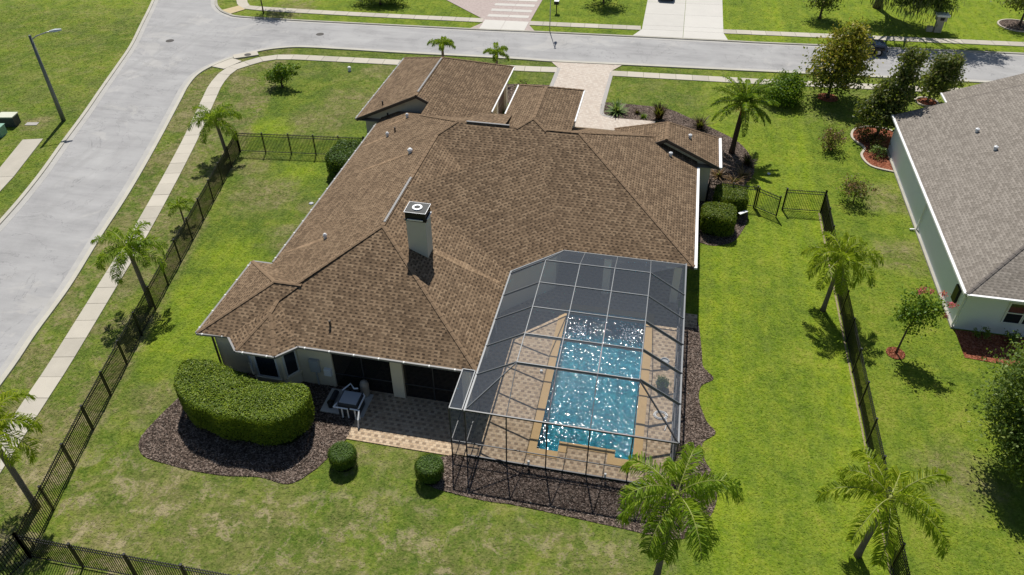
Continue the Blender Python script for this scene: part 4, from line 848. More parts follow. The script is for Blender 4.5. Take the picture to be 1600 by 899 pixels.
# cross hip rising at the far right
face(Q, [(26.2, 47.2, ze + sn * 7.8 + .02), (31.5, 42.5, ze + 2.3), (33, 52.5, ze + sn * 7.8 + 2.0)], g)
eave(Q, (nx, ny), (nx, nyn), 'gutter_white', (1, 0), ze, w_=.16); eave(Q, (nx, ny), (nx + 2 * hwn, ny), 'gutter_white', (0, 1), ze, w_=.16)
m = MB(); m.bar((nx, nyn - .03, ze - .1), (nx + hwn, nyn - .03, ze + sn * hwn - .1), .05, .2); m.build('rake_board', 'cap_grey', Q)
def qbox(*a, name='wall', mat='wall_nb'): return MB().box(*a).build(name, mat, Q)
qbox(18.72, 18.92, 38.05, 60.1, 0, ze - .12); qbox(18.92, 39, 38.05, 38.25, 0, ze - .12); qbox(18.92, 39, 59.9, 60.1, 0, ze - .12)
m = MB(); gp = [(18.75, ze - .12), (39, ze - .12), (nx + hwn, ze + sn * hwn - .3)]; m.add([(x, 59.92, z) for x, z in gp] + [(x, 60.08, z) for x, z in gp], [(0, 1, 2), (5, 4, 3), (0, 3, 4, 1), (1, 4, 5, 2), (2, 5, 3, 0)]); m.build('gable_wall', 'wall_nb', Q)
m = MB(); m.box(nx + .03, nx + 20.9, ny + .03, nyn - .1, ze - .16, ze - .12); m.build('soffit', 'trim', Q)
qbox(18.55, 18.72, 38.0, 60.0, -.02, .12, name='footing', mat='kerb')
m = MB(); m.bar((18.62, 48.3, .15), (18.62, 48.3, 2.7), .09); m.bar((18.5, 48.3, .12), (18.2, 48.3, .08), .09); m.build('downpipe', 'gutter_white', Q)
m = MB(); m.bar((18.63, 38.15, .1), (18.63, 38.15, 2.7), .09); m.build('downpipe', 'gutter_white', Q)
MB().box(18.55, 18.7, 39.0, 39.6, 1.1, 2.1).build('meter_box', 'black', Q)
for k in range(2):
    x0 = 21.0 + k * .98 + (.0); wn = MB().box(x0, x0 + .9, 38.0, 38.04, .95, 2.35).build('window', 'glass', Q)
    m = MB(); m.box(x0 - .05, x0 + .03, 37.97, 38.04, .9, 2.4); m.box(x0 + .87, x0 + .95, 37.97, 38.04, .9, 2.4); m.box(x0 + .03, x0 + .87, 37.97, 38.04, .88, .96); m.box(x0 + .03, x0 + .87, 37.97, 38.04, 2.33, 2.41); m.box(x0 + .03, x0 + .87, 37.97, 38.03, 1.62, 1.68); m.build('frame', 'gutter_white', wn)
    MB().box(x0 + .03, x0 + .87, 38.035, 38.045, 1.68, 2.33).build('blind', 'soffit', wn)
for x, y in ((22.6, 55.1), (23.0, 52.2)): MB().lathe((x, y, ze + sn * (x - nx) - .05), [(.1, 0), (.1, .2), (.15, .19), (.14, .3), (.01, .38)], 14).build('roof_vent', 'whitecap', Q)

# ------------------------------------------------------------------ fences
def fence_run(pts, label, group=None, h=1.72, step=2.4, gates=()):
    P = []
    for a, b in zip(pts, pts[1:]):
        q = resample([a, b], step); P += q if not P else q[1:]
    root = thing('fence', label, 'fence', (P[0].x, P[0].y, 0), group)
    for i, p in enumerate(P):
        big = i == 0 or i == len(P) - 1; ww = .11 if big else .08
        m = MB(); m.box(p.x - ww / 2, p.x + ww / 2, p.y - ww / 2, p.y + ww / 2, 0, h + .06); m.box(p.x - ww / 2 - .012, p.x + ww / 2 + .012, p.y - ww / 2 - .012, p.y + ww / 2 + .012, h + .06, h + .09); m.build('post', 'black', root)
    for a, b in zip(P, P[1:]): fence_bay(root, a, b, h)
    return root
def fence_bay(root, a, b, h):
    d = (b - a).normalized(); L = (b - a).length
    for z in (.12, h - .26, h - .06):
        m = MB(); m.bar((a.x + d.x * .04, a.y + d.y * .04, z), (b.x - d.x * .04, b.y - d.y * .04, z), .035, .04); m.build('rail', 'black', root)
    n = int(L / .115); m = MB()
    for k in range(1, n):
        q = a.lerp(b, k / n); m.bar((q.x, q.y, .06), (q.x, q.y, h + .03), .026, .026)
    o = m.build('pickets', 'black', root); o['kind'] = 'stuff'
fence_run([(-32.4, 49.3), (-28.72, 32.5), (-26.05, 21.0), (-24.25, 14.0)], 'black metal picket fence running along the street side of the lawn')
fence_run([(-24.25, 14.0), (-9, 14.2), (12.35, 14.0)], 'black metal picket fence closing the rear lawn behind the bare patches')
fence_run([(-24.25, 14.0), (-26.3, 5.0)], 'black metal picket fence going on past the corner post beside the street palm')
fence_run([(-32.4, 49.3), (-28.2, 49.8), (-22.2, 50.5)], 'black metal picket fence from the street corner palm to the garage wall')
fence_run([(12.42, 49.4), (12.4, 40.6), (12.4, 28), (12.35, 14)], 'black metal picket fence dividing the two lawns beside the neighbour house')
fence_run([(9.75, 49.2), (12.42, 49.4)], 'short black picket fence panel at the corner next to the open gate', step=2.7)
fence_run([(4.4, 49.3), (7.75, 49.1)], 'black picket fence piece between house wall and open gate', step=1.7)
G = thing('gate', 'black metal picket gate standing ajar beside the clipped bushes', 'gate', (7.85, 49.08, 0))
a, b = Vector((7.88, 49.05)), Vector((9.25, 48.15))
for q, nm in ((a, 'hinge_post'), (b, 'latch_stile')): MB().box(q.x - .045, q.x + .045, q.y - .045, q.y + .045, .06, 1.74).build(nm, 'black', G)
fence_bay(G, a, b, 1.66)

# ------------------------------------------------------------------ plants
def frond(base, az, el, L, rng, droop=1.1, leaf=.5, nl=34, wl=.045, plume=.5, width=1.):
    nl = int(nl * 2.1); wl *= .85; leaf *= 1.28; plume *= 1.0
    "feather leaf: returns rachis tube points and leaflet quads"
    n = 12; p = Vector(base); pts = [p.copy()]; e = el; dirs = []
    for k in range(n):
        d = Vector((math.cos(az) * math.cos(e), math.sin(az) * math.cos(e), math.sin(e))); dirs.append(d); p = p + d * L / n; pts.append(p.copy()); e -= droop / n * (.5 + 1.2 * k / n)
    dirs.append(dirs[-1]); P, D, S, LL, WW = [], [], [], [], []
    for k in range(nl):
        t = .14 + .86 * (k + rng.random() * .6) / nl; i = min(n - 1, int(t * n)); f = t * n - i; q = pts[i].lerp(pts[i + 1], f); d = dirs[i]
        side = d.cross(Vector((0, 0, 1))).normalized(); up = side.cross(d)
        ll = leaf * (math.sin(math.pi * min(1, t * .93 + .07)) ** .55 * .85 + .15)
        for sg in (-1, 1):
            v = (side * sg * width + d * (.55 + .3 * rng.random()) + up * float(rng.normal(.12, plume))).normalized()
            v2 = (v * .8 + Vector((0, 0, -1.0 - .8 * rng.random()))).normalized()
            s1 = v.cross(up).normalized() if rng.random() < .5 else v.cross(d).normalized()
            h = ll * rng.uniform(.75, 1.1)
            P.append((q, q + v * h * .5, q + v * h * .5 + v2 * h * .5)); S.append(s1); WW.append(wl)
    vs, fs = [], []
    for (q0, q1, q2), s1, w0 in zip(P, S, WW):
        b = len(vs); o = s1 * w0 / 2; vs += [q0 - o * .6, q0 + o * .6, q1 + o, q1 - o, q2]; fs += [(b, b + 1, b + 2, b + 3), (b + 3, b + 2, b + 4)]
    return pts, vs, fs
def palm(base, h, label, seed, L=2.4, n=13, lean=(0, 0), r=.13, mat='palm', bark='palmbark', group=None, elr=(-.25, 1.25), droop=2.0, leaf=.55, wl=.055, plume=.5, azs=None, name='queen_palm', nl=34):
    rg = np.random.default_rng(seed); T = thing(name, label, 'palm', (base[0], base[1], 0), group)
    top = Vector((base[0] + lean[0], base[1] + lean[1], h)); b0 = Vector((*base, -.05)); pts = [b0.lerp(top, t) + Vector((lean[0], lean[1], 0)) * (-.15 * math.sin(math.pi * t)) for t in np.linspace(0, 1, 9)]
    MB().tube(pts, [r * 1.35, r * 1.1, r, r * 1.02, r * .98, r, r * .95, r * .9, r * .8], 12).build('trunk', bark, T, True)
    MB().tube([top - Vector((0, 0, .35)), top - Vector((0, 0, .1)), top + Vector((0, 0, .25))], [r * 1.2, r * 1.15, r * .5], 10).build('crown_shaft', 'rachis', T, True)
    for k in range(n):
        az = (azs[k] if azs else 2 * math.pi * (k * .382) + rg.uniform(-.25, .25)); t = (k + .5) / n; el = elr[0] + (elr[1] - elr[0]) * t ** .9 + rg.uniform(-.12, .12)
        fp, vs, fs = frond(top + Vector((0, 0, .05)), az, el, L * rg.uniform(.82, 1.12) * (1 - .22 * max(0, t - .7) / .3), rg, droop * rg.uniform(.85, 1.2), leaf, nl, wl, plume)
        fr = mesh('frond', vs, fs, mat, T); MB().tube(fp, [.035 - .027 * i / 12 for i in range(13)], 5).build('rachis', 'rachis', fr)
    return T
palm((-33.06, 48.4), 3.0, 'queen palm at the fence corner by the street bend', 11, 2.4, 14, (-.3, .1), elr=(-.1, 1.3), group=None)
palm((-31.25, 38.9), 1.45, 'short thin young palm between pavement and fence', 12, 1.2, 9, leaf=.32, r=.06, elr=(.2, 1.3), nl=24, wl=.04)
palm((-28.66, 30.5), 3.95, 'leaning queen palm over the pavement beside the fence', 13, 2.5, 14, (-.35, .25), elr=(-.2, 1.2))
palm((-25.7, 16.3), 5.1, 'yellow green queen palm at the rear fence corner', 14, 2.8, 13, (-.35, .2), mat='palm_yel', elr=(-.2, 1.2), leaf=.6)
palm((-20.2, 66.6), 3.1, 'queen palm peeking over the garage ridge', 15, 1.5, 9, elr=(.3, 1.25), leaf=.4)
palm((-15.1, 66.8), 2.55, 'queen palm beside the garage roof corner at the street', 16, 1.7, 9, (.0, 0), elr=(.3, 1.3), leaf=.4)
palm((11.39, 38.2), 3.85, 'bushy queen palm leaning against the dividing fence beside the lawn', 17, 2.7, 17, (.1, .0), mat='palm_yel', elr=(-.35, 1.25), leaf=.62)
palm((2.5, 18.5), 5.6, 'large queen palm overhanging the rear corner of the pool cage', 18, 3.4, 14, (.1, .1), mat='palm', elr=(-.7, 1.2), leaf=.72, nl=44, wl=.06)
palm((11.04, 21.3), 4.0, 'sparse queen palm at the lower end of the dividing fence', 19, 3.2, 11, (.15, .05), mat='palm_yel', elr=(-.2, 1.15), leaf=.66, nl=42, wl=.058)
T = palm((6.35, 57.0), 4.15, 'date palm with orange fruit in the front garden bed', 20, 2.9, 30, (.25, .1), .2, 'date', 'darkbark', elr=(-.3, 1.35), droop=1.1, leaf=.42, wl=.06, plume=.18, name='date_palm', nl=40)
rg = np.random.default_rng(7)
for k in range(5):
    a = 2 * math.pi * k / 5 + 3.4; c_ = Vector((6.6 + .42 * math.cos(a), 57.1 + .42 * math.sin(a), 3.85 - .1 * (k % 2))); P = np.array(c_) + rg.normal(0, 1, (60, 3)) * np.array([.1, .1, .14])
    v, f = leaves(P, np.tile([0, 0, 1.], (60, 1)), .09, rg, .2, .9); mesh('fruit_bunch', v, f, 'fruit', T)['kind'] = 'stuff'

def tree(base, label, blobs, n, size, mat, seed, trunk_r=.12, trunk_h=None, name='tree', cat='tree', group=None, bark='bark', limbs=9, mat2=None, lean=(0, 0), fill=.35, clump=.22):
    rg = np.random.default_rng(seed); T = thing(name, label, cat, (base[0], base[1], 0), group)
    bl = [(base[0] + b[0], base[1] + b[1], *b[2:]) for b in blobs]; v, f, c = clump_crown(bl, n, size, rg, fill, clump)
    if mat2:   # new growth: another leaf colour on the upper clumps
        q = v.reshape(-1, 4, 3); z = q[:, 0, 2]; lim = np.quantile(z, .30) ; pick = (z + rg.normal(0, (z.max() - z.min()) * .13, len(z))) > lim
        mesh('crown', q[~pick].reshape(-1, 3), np.arange((~pick).sum() * 4).reshape(-1, 4), mat, T); mesh('crown', q[pick].reshape(-1, 3), np.arange(pick.sum() * 4).reshape(-1, 4), mat2, T, )
    else: mesh('crown', v, f, mat, T)
    th = trunk_h or min(b[4] for b in bl); top = max(b[2] for b in bl); cx_ = np.mean([b[0] for b in bl]); cy_ = np.mean([b[1] for b in bl])
    mid = Vector((base[0] + lean[0], base[1] + lean[1], th)); tp = Vector((cx_, cy_, top))
    m = MB(); m.tube([(base[0], base[1], -.05), (base[0] + lean[0] * .2, base[1] + lean[1] * .2, th * .3), mid, mid.lerp(tp, .5), tp], [trunk_r * 1.4, trunk_r, trunk_r * .85, trunk_r * .6, trunk_r * .2], 9)
    m.build('trunk', bark, T, True); m = MB()
    for i in rg.choice(len(c), min(limbs, len(c)), replace=False):
        e = Vector(c[i]); s0 = mid.lerp(tp, float(rg.uniform(0, .6))); m.tube([s0, s0.lerp(e, .5) + Vector((0, 0, .1)), e], [trunk_r * .42, trunk_r * .26, trunk_r * .08], 5)
    m.build('limbs', bark, T, True); return T
tree((15.1, 69.3), 'magnolia with yellow new leaves on top in a red mulch ring', [(.3, 0, 2.6, 2.6, 2.5, 1.7), (.4, .1, 4.2, 2.2, 2.2, 1.6), (.6, .2, 5.6, 1.4, 1.4, 1.2)], 9500, .28, 'mag', 31, .13, 1.3, 'magnolia_tree', mat2='magy')
tree((18.2, 62.2), 'tallest dark magnolia beside the grey roof corner', [(-.2, 0, 2.3, 1.75, 1.7, 1.3), (.3, .2, 4.1, 1.45, 1.4, 1.6), (.9, .4, 6.2, .95, .95, 1.6)], 9500, .27, 'mag', 32, .13, 1.2, 'magnolia_tree')
tree((23.75, 70.1), 'small round dark magnolia behind the grey roof', [(.4, 0, 2.2, 1.55, 1.55, 1.3), (.6, .1, 3.5, 1.1, 1.1, 1.1)], 6000, .27, 'mag', 33, .1, .9, 'magnolia_tree')
tree((10.85, 67.4), 'dense bright green bush on the front lawn', [(0, 0, 1.1, 1.75, 1.7, 1.2), (.5, .3, 1.8, 1.1, 1.1, .9)], 8000, .2, 'bush', 34, .1, .5, 'bush', 'bush')
tree((14.06, 59.2), 'small shrub with reddish new leaves behind the dividing lawn', [(0, 0, 1.0, 1.15, 1.1, .85)], 1500, .15, 'redleaf', 35, .05, .4, 'red_shrub', 'shrub', fill=.2)
tree((14.87, 51.2), 'small green shrub with red tips near the fence corner', [(0, 0, 1.1, 1.15, 1.1, .9)], 1500, .15, 'bush', 36, .05, .4, 'red_tipped_shrub', 'shrub', mat2='redleaf', fill=.2)
T = tree((15.02, 35.1), 'slender crape myrtle with pink blooms in a small red ring', [(.2, 0, 2.6, .95, .9, .65), (.3, .2, 3.4, 1.0, .95, .75), (.9, .1, 3.7, .6, .6, .6)], 2600, .16, 'bush', 37, .055, 1.9, 'crape_myrtle', lean=(.05, 0), fill=.3)
rg = np.random.default_rng(2)
for k, (x, y, z) in enumerate(((15.05, 35.4, 4.25), (15.7, 35.7, 4.2), (16.2, 35.4, 4.3), (16.6, 35.1, 3.9), (16.45, 34.7, 3.4), (15.4, 36.0, 4.0), (16.9, 35.4, 3.6))):
    P = np.array([x, y, z]) + rg.normal(0, .09, (45, 3)); v, f = leaves(P, np.tile([0, 0, 1.], (45, 1)), .10, rg, .3, .8); mesh('bloom', v, f, 'pink', T)['kind'] = 'stuff'
tree((-34.4, 61.5), 'small dark leafed tree alone on the corner lawn', [(-.2, 0, 1.15, 1.15, 1.1, .75), (.5, .2, 1.75, 1.0, .9, .6), (1.3, .3, 1.7, .55, .5, .4)], 2600, .19, 'bush', 38, .09, .6, 'lawn_tree')
tree((19.3, 27.9), 'large grey green oak shading the neighbour rear lawn', [(.2, .2, 3.2, 2.7, 2.6, 1.9), (-.3, .6, 5.0, 2.2, 2.2, 1.7), (-.6, -1.4, 2.6, 1.6, 1.5, 1.3), (1.5, 1.6, 4.4, 2.0, 2.0, 1.6)], 34000, .17, 'oak', 39, .22, 1.5, 'oak_tree', clump=.16)
# across the street
tree((16.6, 90.5), 'round dark tree near the pavement across the street', [(0, 0, 2.6, 2.1, 2.0, 1.5), (.1, .1, 3.9, 1.5, 1.5, 1.1)], 4000, .25, 'mag', 40, .13, 1.1, 'dark_tree')
T = tree((23.5, 95.5), 'spreading oak hung with grey moss behind the mailbox', [(0, -2.5, 7.0, 4.2, 3.2, 1.3), (3.5, -9.5, 6.8, 3.6, 2.4, 1.2), (-2.2, -9, 7.0, 2.8, 2.2, 1.1), (7, -9, 6.4, 2.6, 2, 1.2), (0, -5, 3.6, 1.5, 1.0, 1.0), (2.8, -5.6, 3.0, 1.6, 1.0, 1.0), (5.2, -5.8, 3.0, 1.3, 1.0, 1.0), (-2.2, -4.8, 3.8, 1.2, .9, .9), (1.2, -5.2, 3.0, 1.4, 1.0, 1.0), (4.2, -5.6, 3.2, 1.4, 1.0, 1.0)], 22000, .26, 'oak', 41, .42, 3.0, 'mossy_oak', limbs=26, fill=.5, clump=.17)
rg = np.random.default_rng(9); k = 900; c0 = np.array([[25.2, 90, 2.4], [26.6, 89.8, 2.2], [23.4, 90.3, 2.8], [28.4, 89.6, 2.3], [22, 90.6, 3.0]])[rg.integers(0, 5, k)]
P = c0 + rg.normal(0, 1, (k, 3)) * np.array([.8, .6, .7]); D = unit(np.column_stack([rg.normal(0, .12, k), rg.normal(0, .12, k), -np.ones(k)])); S_ = unit(np.cross(D, rg.normal(0, 1, (k, 3)))); v, f = quads(P, D, S_, rg.uniform(.5, 1.1, k), np.full(k, .09), rg); o = mesh('moss', v, f, 'moss', T)
tree((37.8, 92.6), 'spreading dark tree in an edged mulch ring across the street', [(-.3, 0, 2.9, 2.4, 2.2, 1.2), (1.4, .6, 3.3, 2.2, 2.2, 1.3)], 4500, .25, 'mag', 42, .13, 1.3, 'dark_tree')
tree((-7.6, 90.4), 'pointed dark tree between the two far driveways', [(0, 0, 2.0, 2.3, 2.1, 1.4), (0, 0, 3.6, 1.4, 1.4, 1.4)], 3500, .25, 'oak', 43, .12, .5, 'dark_tree')
tree((-33.0, 85.2), 'broad dark tree over the far pavement left of the brick driveway', [(-1.2, 0, 1.2, 2.2, 1.5, .9), (1.4, .2, 1.3, 2.2, 1.5, 1.0), (0, .8, 2.2, 2.4, 1.6, 1.0)], 5500, .25, 'oak', 44, .14, .8, 'dark_tree')
tree((-45.0, 79.6), 'thin trunked young tree at the junction corner', [(.8, 1.8, 4.2, 2.2, 1.8, 1.1)], 2600, .22, 'oak', 45, .07, 2.6, 'young_tree')

def shell(label, name, surf, mat, size, n, seed, core, cat='bush', loc=(0, 0, 0), group=None, flat=.6):
    "clipped bush: dark twig core and a leaf shell"
    rg = np.random.default_rng(seed); T = thing(name, label, cat, loc, group); P, Nn = surf(n, rg); P = P + Nn * rg.normal(0, .035, (len(P), 1))
    v, f = leaves(P, Nn, size, rg, flat, .6); mesh('foliage', v, f, mat, T); core.build('twigs', 'core', T); return T
def poly_shell(poly, h, rnd=.3, z0=.15):
    A = np.array(poly)
    def surf(n, rg):
        d = np.roll(A, -1, 0) - A; L = np.hypot(*d.T); per = L.sum(); area = .5 * abs(np.sum(A[:, 0] * np.roll(A[:, 1], -1) - np.roll(A[:, 0], -1) * A[:, 1]))
        ns = int(n * per * h / (per * h + area)); k = rg.choice(len(A), ns, p=L / per); t = rg.random(ns)[:, None]; q = A[k] + d[k] * t; nn = np.column_stack([d[k][:, 1], -d[k][:, 0]]) / L[k][:, None]
        sg = 1 if np.sum(A[:, 0] * np.roll(A[:, 1], -1) - np.roll(A[:, 0], -1) * A[:, 1]) > 0 else -1; nn = nn * sg
        z = z0 + (h - z0) * rg.random(ns) ** .9; inset = np.clip((z - (h - rnd)) / rnd, 0, 1) ** 2 * rnd * .7 + .06 * np.sin(q[:, 0] * 3.1) + .05 * np.sin(q[:, 1] * 4.3)
        Ps = np.column_stack([q - nn * inset[:, None], z]); Ns = np.column_stack([nn, np.clip((z - (h - rnd)) / rnd, 0, 1)])
        m = n - ns; q = sample_poly(poly, m, rg)
        dist = np.full(m, 9.)
        for i in range(len(A)):
            e = d[i] / L[i]; w_ = q - A[i]; tt = np.clip(w_ @ e, 0, L[i]); dist = np.minimum(dist, np.linalg.norm(w_ - tt[:, None] * e, axis=1))
        zz = h - rnd * .8 * np.clip(1 - dist / rnd, 0, 1) ** 2 + .05 * np.sin(q[:, 0] * 2.3) * np.sin(q[:, 1] * 2.9)
        return np.vstack([Ps, np.column_stack([q, zz])]), np.vstack([Ns, np.tile([0, 0, 1.], (m, 1))])
    return surf
def sq(x, y, r): return [(x + r * math.copysign(abs(math.cos(a)) ** .55, math.cos(a)), y + .92 * r * math.copysign(abs(math.sin(a)) ** .55, math.sin(a))) for a in np.linspace(0, 2 * math.pi, 28, endpoint=False) + .07]
def inset_poly(poly, k):
    c = np.mean(np.array(poly), 0); return [tuple(c + (np.array(p) - c) * k) for p in poly]
hp = smooth_line([(-21.4, 25.0), (-22.4, 24.75), (-22.35, 23.6), (-21.75, 22.65), (-20.5, 21.9), (-18.7, 21.55), (-16.6, 21.6), (-15.6, 21.95), (-15.15, 22.8), (-15.15, 23.8), (-15.7, 24.3), (-17.0, 24.1), (-18.5, 24.15), (-19.8, 24.65), (-21.4, 25.0)], 4)[:-1]
def offset_core(poly, d):
    P = [Vector(p) for p in poly]; n = len(P); out = []
    a = sum(P[i].x * P[(i + 1) % n].y - P[(i + 1) % n].x * P[i].y for i in range(n)); sg = 1 if a > 0 else -1
    for i in range(n):
        t = (P[(i + 1) % n] - P[i - 1]).normalized(); nn = Vector((-t.y, t.x)) * sg; out.append(tuple(P[i] + nn * d))
    return out
m = MB(); m.prism(offset_core(hp, .28), .0, 1.95); shell('large dense clipped hedge wrapping the bay window', 'hedge', poly_shell(hp, 2.15, .16, .5), 'hedge', .085, 52000, 51, m, 'hedge', (-19.3, 23.6, 0), flat=.68)
for i, (x, y, r_, h, lab, mt) in enumerate(((-12.74, 21.5, .62, .98, 'round flat topped topiary bush next to the hedge', 'topiary'), (-8.37, 21.6, .62, 1.05, 'round flat topped topiary bush next to the pool cage', 'topiary'))):
    m = MB(); m.prism(circ(x, y, r_ - .12, 18), 0, h - .12); shell(lab, 'topiary_bush', poly_shell(circ(x, y, r_, 22), h, .14, .32), mt, .055, 12000, 60 + i, m, 'bush', (x, y, 0), 'clipped round bushes by the patio', flat=.74)
for i, (x, y, r_, h, lab) in enumerate(((5.1, 45.75, 1.12, 1.6, 'lower clipped box bush casting shade on the lawn beside the house'), (5.95, 48.5, 1.15, 1.5, 'upper clipped box bush next to the open gate'))):
    m = MB(); m.prism(sq(x, y, r_ - .15), 0, h - .15); shell(lab, 'clipped_bush', poly_shell(sq(x, y, r_), h, .22, .2), 'hedge_y', .09, 11000, 70 + i, m, 'bush', (x, y, 0), 'clipped box bushes by the gate')
hp2 = [(-24.0, 49.9), (-24.1, 47.2), (-23.2, 46.4), (-22.0, 46.4), (-21.6, 48), (-21.8, 49.9)]
m = MB(); m.prism(offset_core(hp2, -.2 if False else .2), 0, 1.65); shell('tall rounded bush between fence end and house wall', 'side_bush', poly_shell(hp2, 1.9, .4), 'topiary', .11, 9000, 75, m, 'bush', (-23, 48.5, 0))
for i, (x, y, r_, h) in enumerate(((-22.0, 40.9, .55, .9), (-22.0, 37.4, .5, .8), (-21.9, 43.5, .5, .9), (-21.9, 45.2, .55, 1.0))):
    m = MB(); m.prism(circ(x, y, r_ - .12, 14), 0, h - .12); shell(('low round shrub half hidden under the long west eave', 'low round shrub below the west eave next to the rear bump out', 'low shrub along the west wall', 'low shrub at the west wall next to the tall rounded bush')[i], 'wall_shrub', poly_shell(circ(x, y, r_, 16), h, .25), 'topiary', .09, 1800, 80 + i, m, 'shrub', (x, y, 0))
def spiky(base, label, mat, seed, n=40, L=1.0, w_=.07, el=(.3, 1.35), name='spiky_plant', droop=.6):
    rg = np.random.default_rng(seed); T = thing(name, label, 'plant', (*base, 0)); vs, fs = [], []
    for k in range(n):
        az = rg.uniform(0, 6.283); e = rg.uniform(*el); l = L * rg.uniform(.6, 1.1); p = Vector((base[0] + rg.normal(0, .08), base[1] + rg.normal(0, .08), .05)); sd = Vector((-math.sin(az), math.cos(az), 0)); b = len(vs)
        for i in range(4):
            ww = w_ * (1 - i / 3.6) / 2 * (1.2 if i == 1 else 1); vs += [p - sd * ww, p + sd * ww]; d = Vector((math.cos(az) * math.cos(e), math.sin(az) * math.cos(e), math.sin(e))); p = p + d * l / 3; e -= droop / 3
        fs += [(b + 2 * i, b + 2 * i + 1, b + 2 * i + 3, b + 2 * i + 2) for i in range(3)]
    mesh('leaves', vs, fs, mat, T); MB().lathe((base[0], base[1], 0), [(.09, 0), (.07, .18), (.02, .25)], 8).build('stem', 'bark', T); return T
spiky((-3.4, 62.4), 'pale green spiky agave beside the driveway', 'variegated', 91, 110, 1.25, .16, (.1, 1.4))
spiky((.25, 61.9), 'tall burgundy leafed plant in the front mulch bed', 'darkred', 92, 130, 1.35, .17, (.9, 1.5), 'burgundy_plant')
spiky((3.8, 60.8), 'spiky copper tinted plant at the roof edge of the front bed', 'darkred', 93, 120, 1.3, .10, (.2, 1.4), 'copper_plant')
spiky((7.5, 55.3), 'dark reddish tuft plant at the foot of the date palm', 'darkred', 94, 110, 1.1, .10, (.3, 1.4), 'burgundy_plant')
for i, (x, y) in enumerate(((5.3, 53.0), (6.5, 52.4), (6.0, 51.2), (7.1, 53.3))): spiky((x, y), ('copper bromeliad close to the house wall in the front bed', 'copper bromeliad in the middle of the front bed end', 'copper bromeliad nearest the gate in the front bed', 'copper bromeliad at the lawn edge of the front bed')[i], 'bromel', 95 + i, 60, 1.1, .10, (.0, 1.1), 'bromeliad')
spiky((-1.6, 62.6), 'tiny dark plant in the front mulch bed beside the agave', 'darkred', 101, 40, .5, .1, (.2, 1.4), 'small_plant'); spiky((-1.0, 61.9), 'small fresh green plant in the front mulch bed', 'bush', 102, 40, .5, .1, (.2, 1.4), 'small_plant')
spiky((5.4, 56.3), 'low dark tuft in the front bed behind the white gutter', 'darkred', 103, 40, .6, .1, (.2, 1.4), 'small_plant')
for i, (x, y, mt) in enumerate(((16.9, 62.6, 'darkred'), (17.3, 61.2, 'redleaf'), (17.9, 59.9, 'redleaf'), (17.7, 58.7, 'variegated'), (18.0, 60.9, 'darkred'))):
    tree((x, y), ('dark low shrub at the outer curve of the red bed', 'reddish shrub right under the tall magnolia', 'red brown shrub against the neighbour wall', 'pale flowered shrub at the near end of the red bed', 'dark shrub between magnolia trunk and neighbour wall')[i], [(0, 0, .5, .7, .7, .5)], 500, .13, mt, 110 + i, .03, .3, 'bed_shrub', 'shrub')
for i, x in enumerate((19.9, 21.6, 23.4)): tree((x, 37.3), ('small dark shrub below the left edge of the neighbour window', 'small dark shrub under the neighbour window', 'small dark shrub past the neighbour window')[i], [(0, 0, .55, .45, .4, .4)], 420, .11, 'oak', 120 + i, .03, .3, 'wall_shrub', 'shrub')
tree((-12.2, 64.0), 'dark reddish shrub in the bed at the garage corner', [(0, 0, .8, .8, .8, .7)], 600, .15, 'darkred', 130, .04, .3, 'garage_shrub', 'shrub')

# ------------------------------------------------------------------ street furniture, vehicles, equipment
def lamp(x, y, h, az, label, arm=2.6, k=1., pm='lampg'):
    T = thing('street_lamp', label, 'street lamp', (x, y, 0)); dx, dy = math.cos(az), math.sin(az)
    MB().tube([(x, y, -.05), (x, y, h * .5), (x, y, h)], [.19 * k, .15 * k, .11 * k], 12).build('pole', pm, T, True)
    pts = [(x, y, h - .25), (x + dx * arm * .3, y + dy * arm * .3, h - .02), (x + dx * arm * .75, y + dy * arm * .75, h + .12), (x + dx * arm, y + dy * arm, h + .15)]
    MB().tube(pts, .045, 8).build('arm', 'steel', T, True)
    c_ = Vector(pts[-1]); m = MB(); d = Vector((dx, dy, 0)); s1 = Vector((-dy, dx, 0))
    ring = lambda p, w_, h0, h1: [p - s1 * w_ + Vector((0, 0, h0)), p + s1 * w_ + Vector((0, 0, h0)), p + s1 * w_ * .7 + Vector((0, 0, h1)), p - s1 * w_ * .7 + Vector((0, 0, h1))]
    R0, R1, R2 = ring(c_ - d * .15, .07, -.05, .06), ring(c_ + d * .3, .18, -.07, .1), ring(c_ + d * .75, .09, -.05, .05)
    m.add(R0 + R1 + R2, [(0, 1, 2, 3)[::-1], (8, 9, 10, 11)] + [(4 * j + i, 4 * j + (i + 1) % 4, 4 * j + 4 + (i + 1) % 4, 4 * j + 4 + i) for j in (0, 1) for i in range(4)]); m.build('lamp_head', 'lamph', T)
    MB().tube([(x, y, h - .02), (x, y, h + .12)], [.12, .09], 12).build('pole_cap', 'lampg', T); return T
lamp(-49.9, 51.35, 7.35, math.atan2(1.35, 1.5), 'tall street lamp leaning its arm over the kerb on the open field', 1.6)
lamp(-12.3, 80.5, 7.3, 1.7, 'slim grey street lamp pole on the verge across the street', 1.2, .26, 'steel')
T = thing('utility_box', 'square green utility cabinet on the open field', 'utility box', (-53.6, 48.1, 0)); MB().prism([(-54.2, 47.3), (-52.9, 47.6), (-53.1, 48.5), (-54.4, 48.2)], 0, .75).build('cabinet', 'green_box', T); MB().prism([(-54.25, 47.25), (-52.85, 47.55), (-53.05, 48.55), (-54.45, 48.25)], .75, .82).build('lid', 'green_box', T)
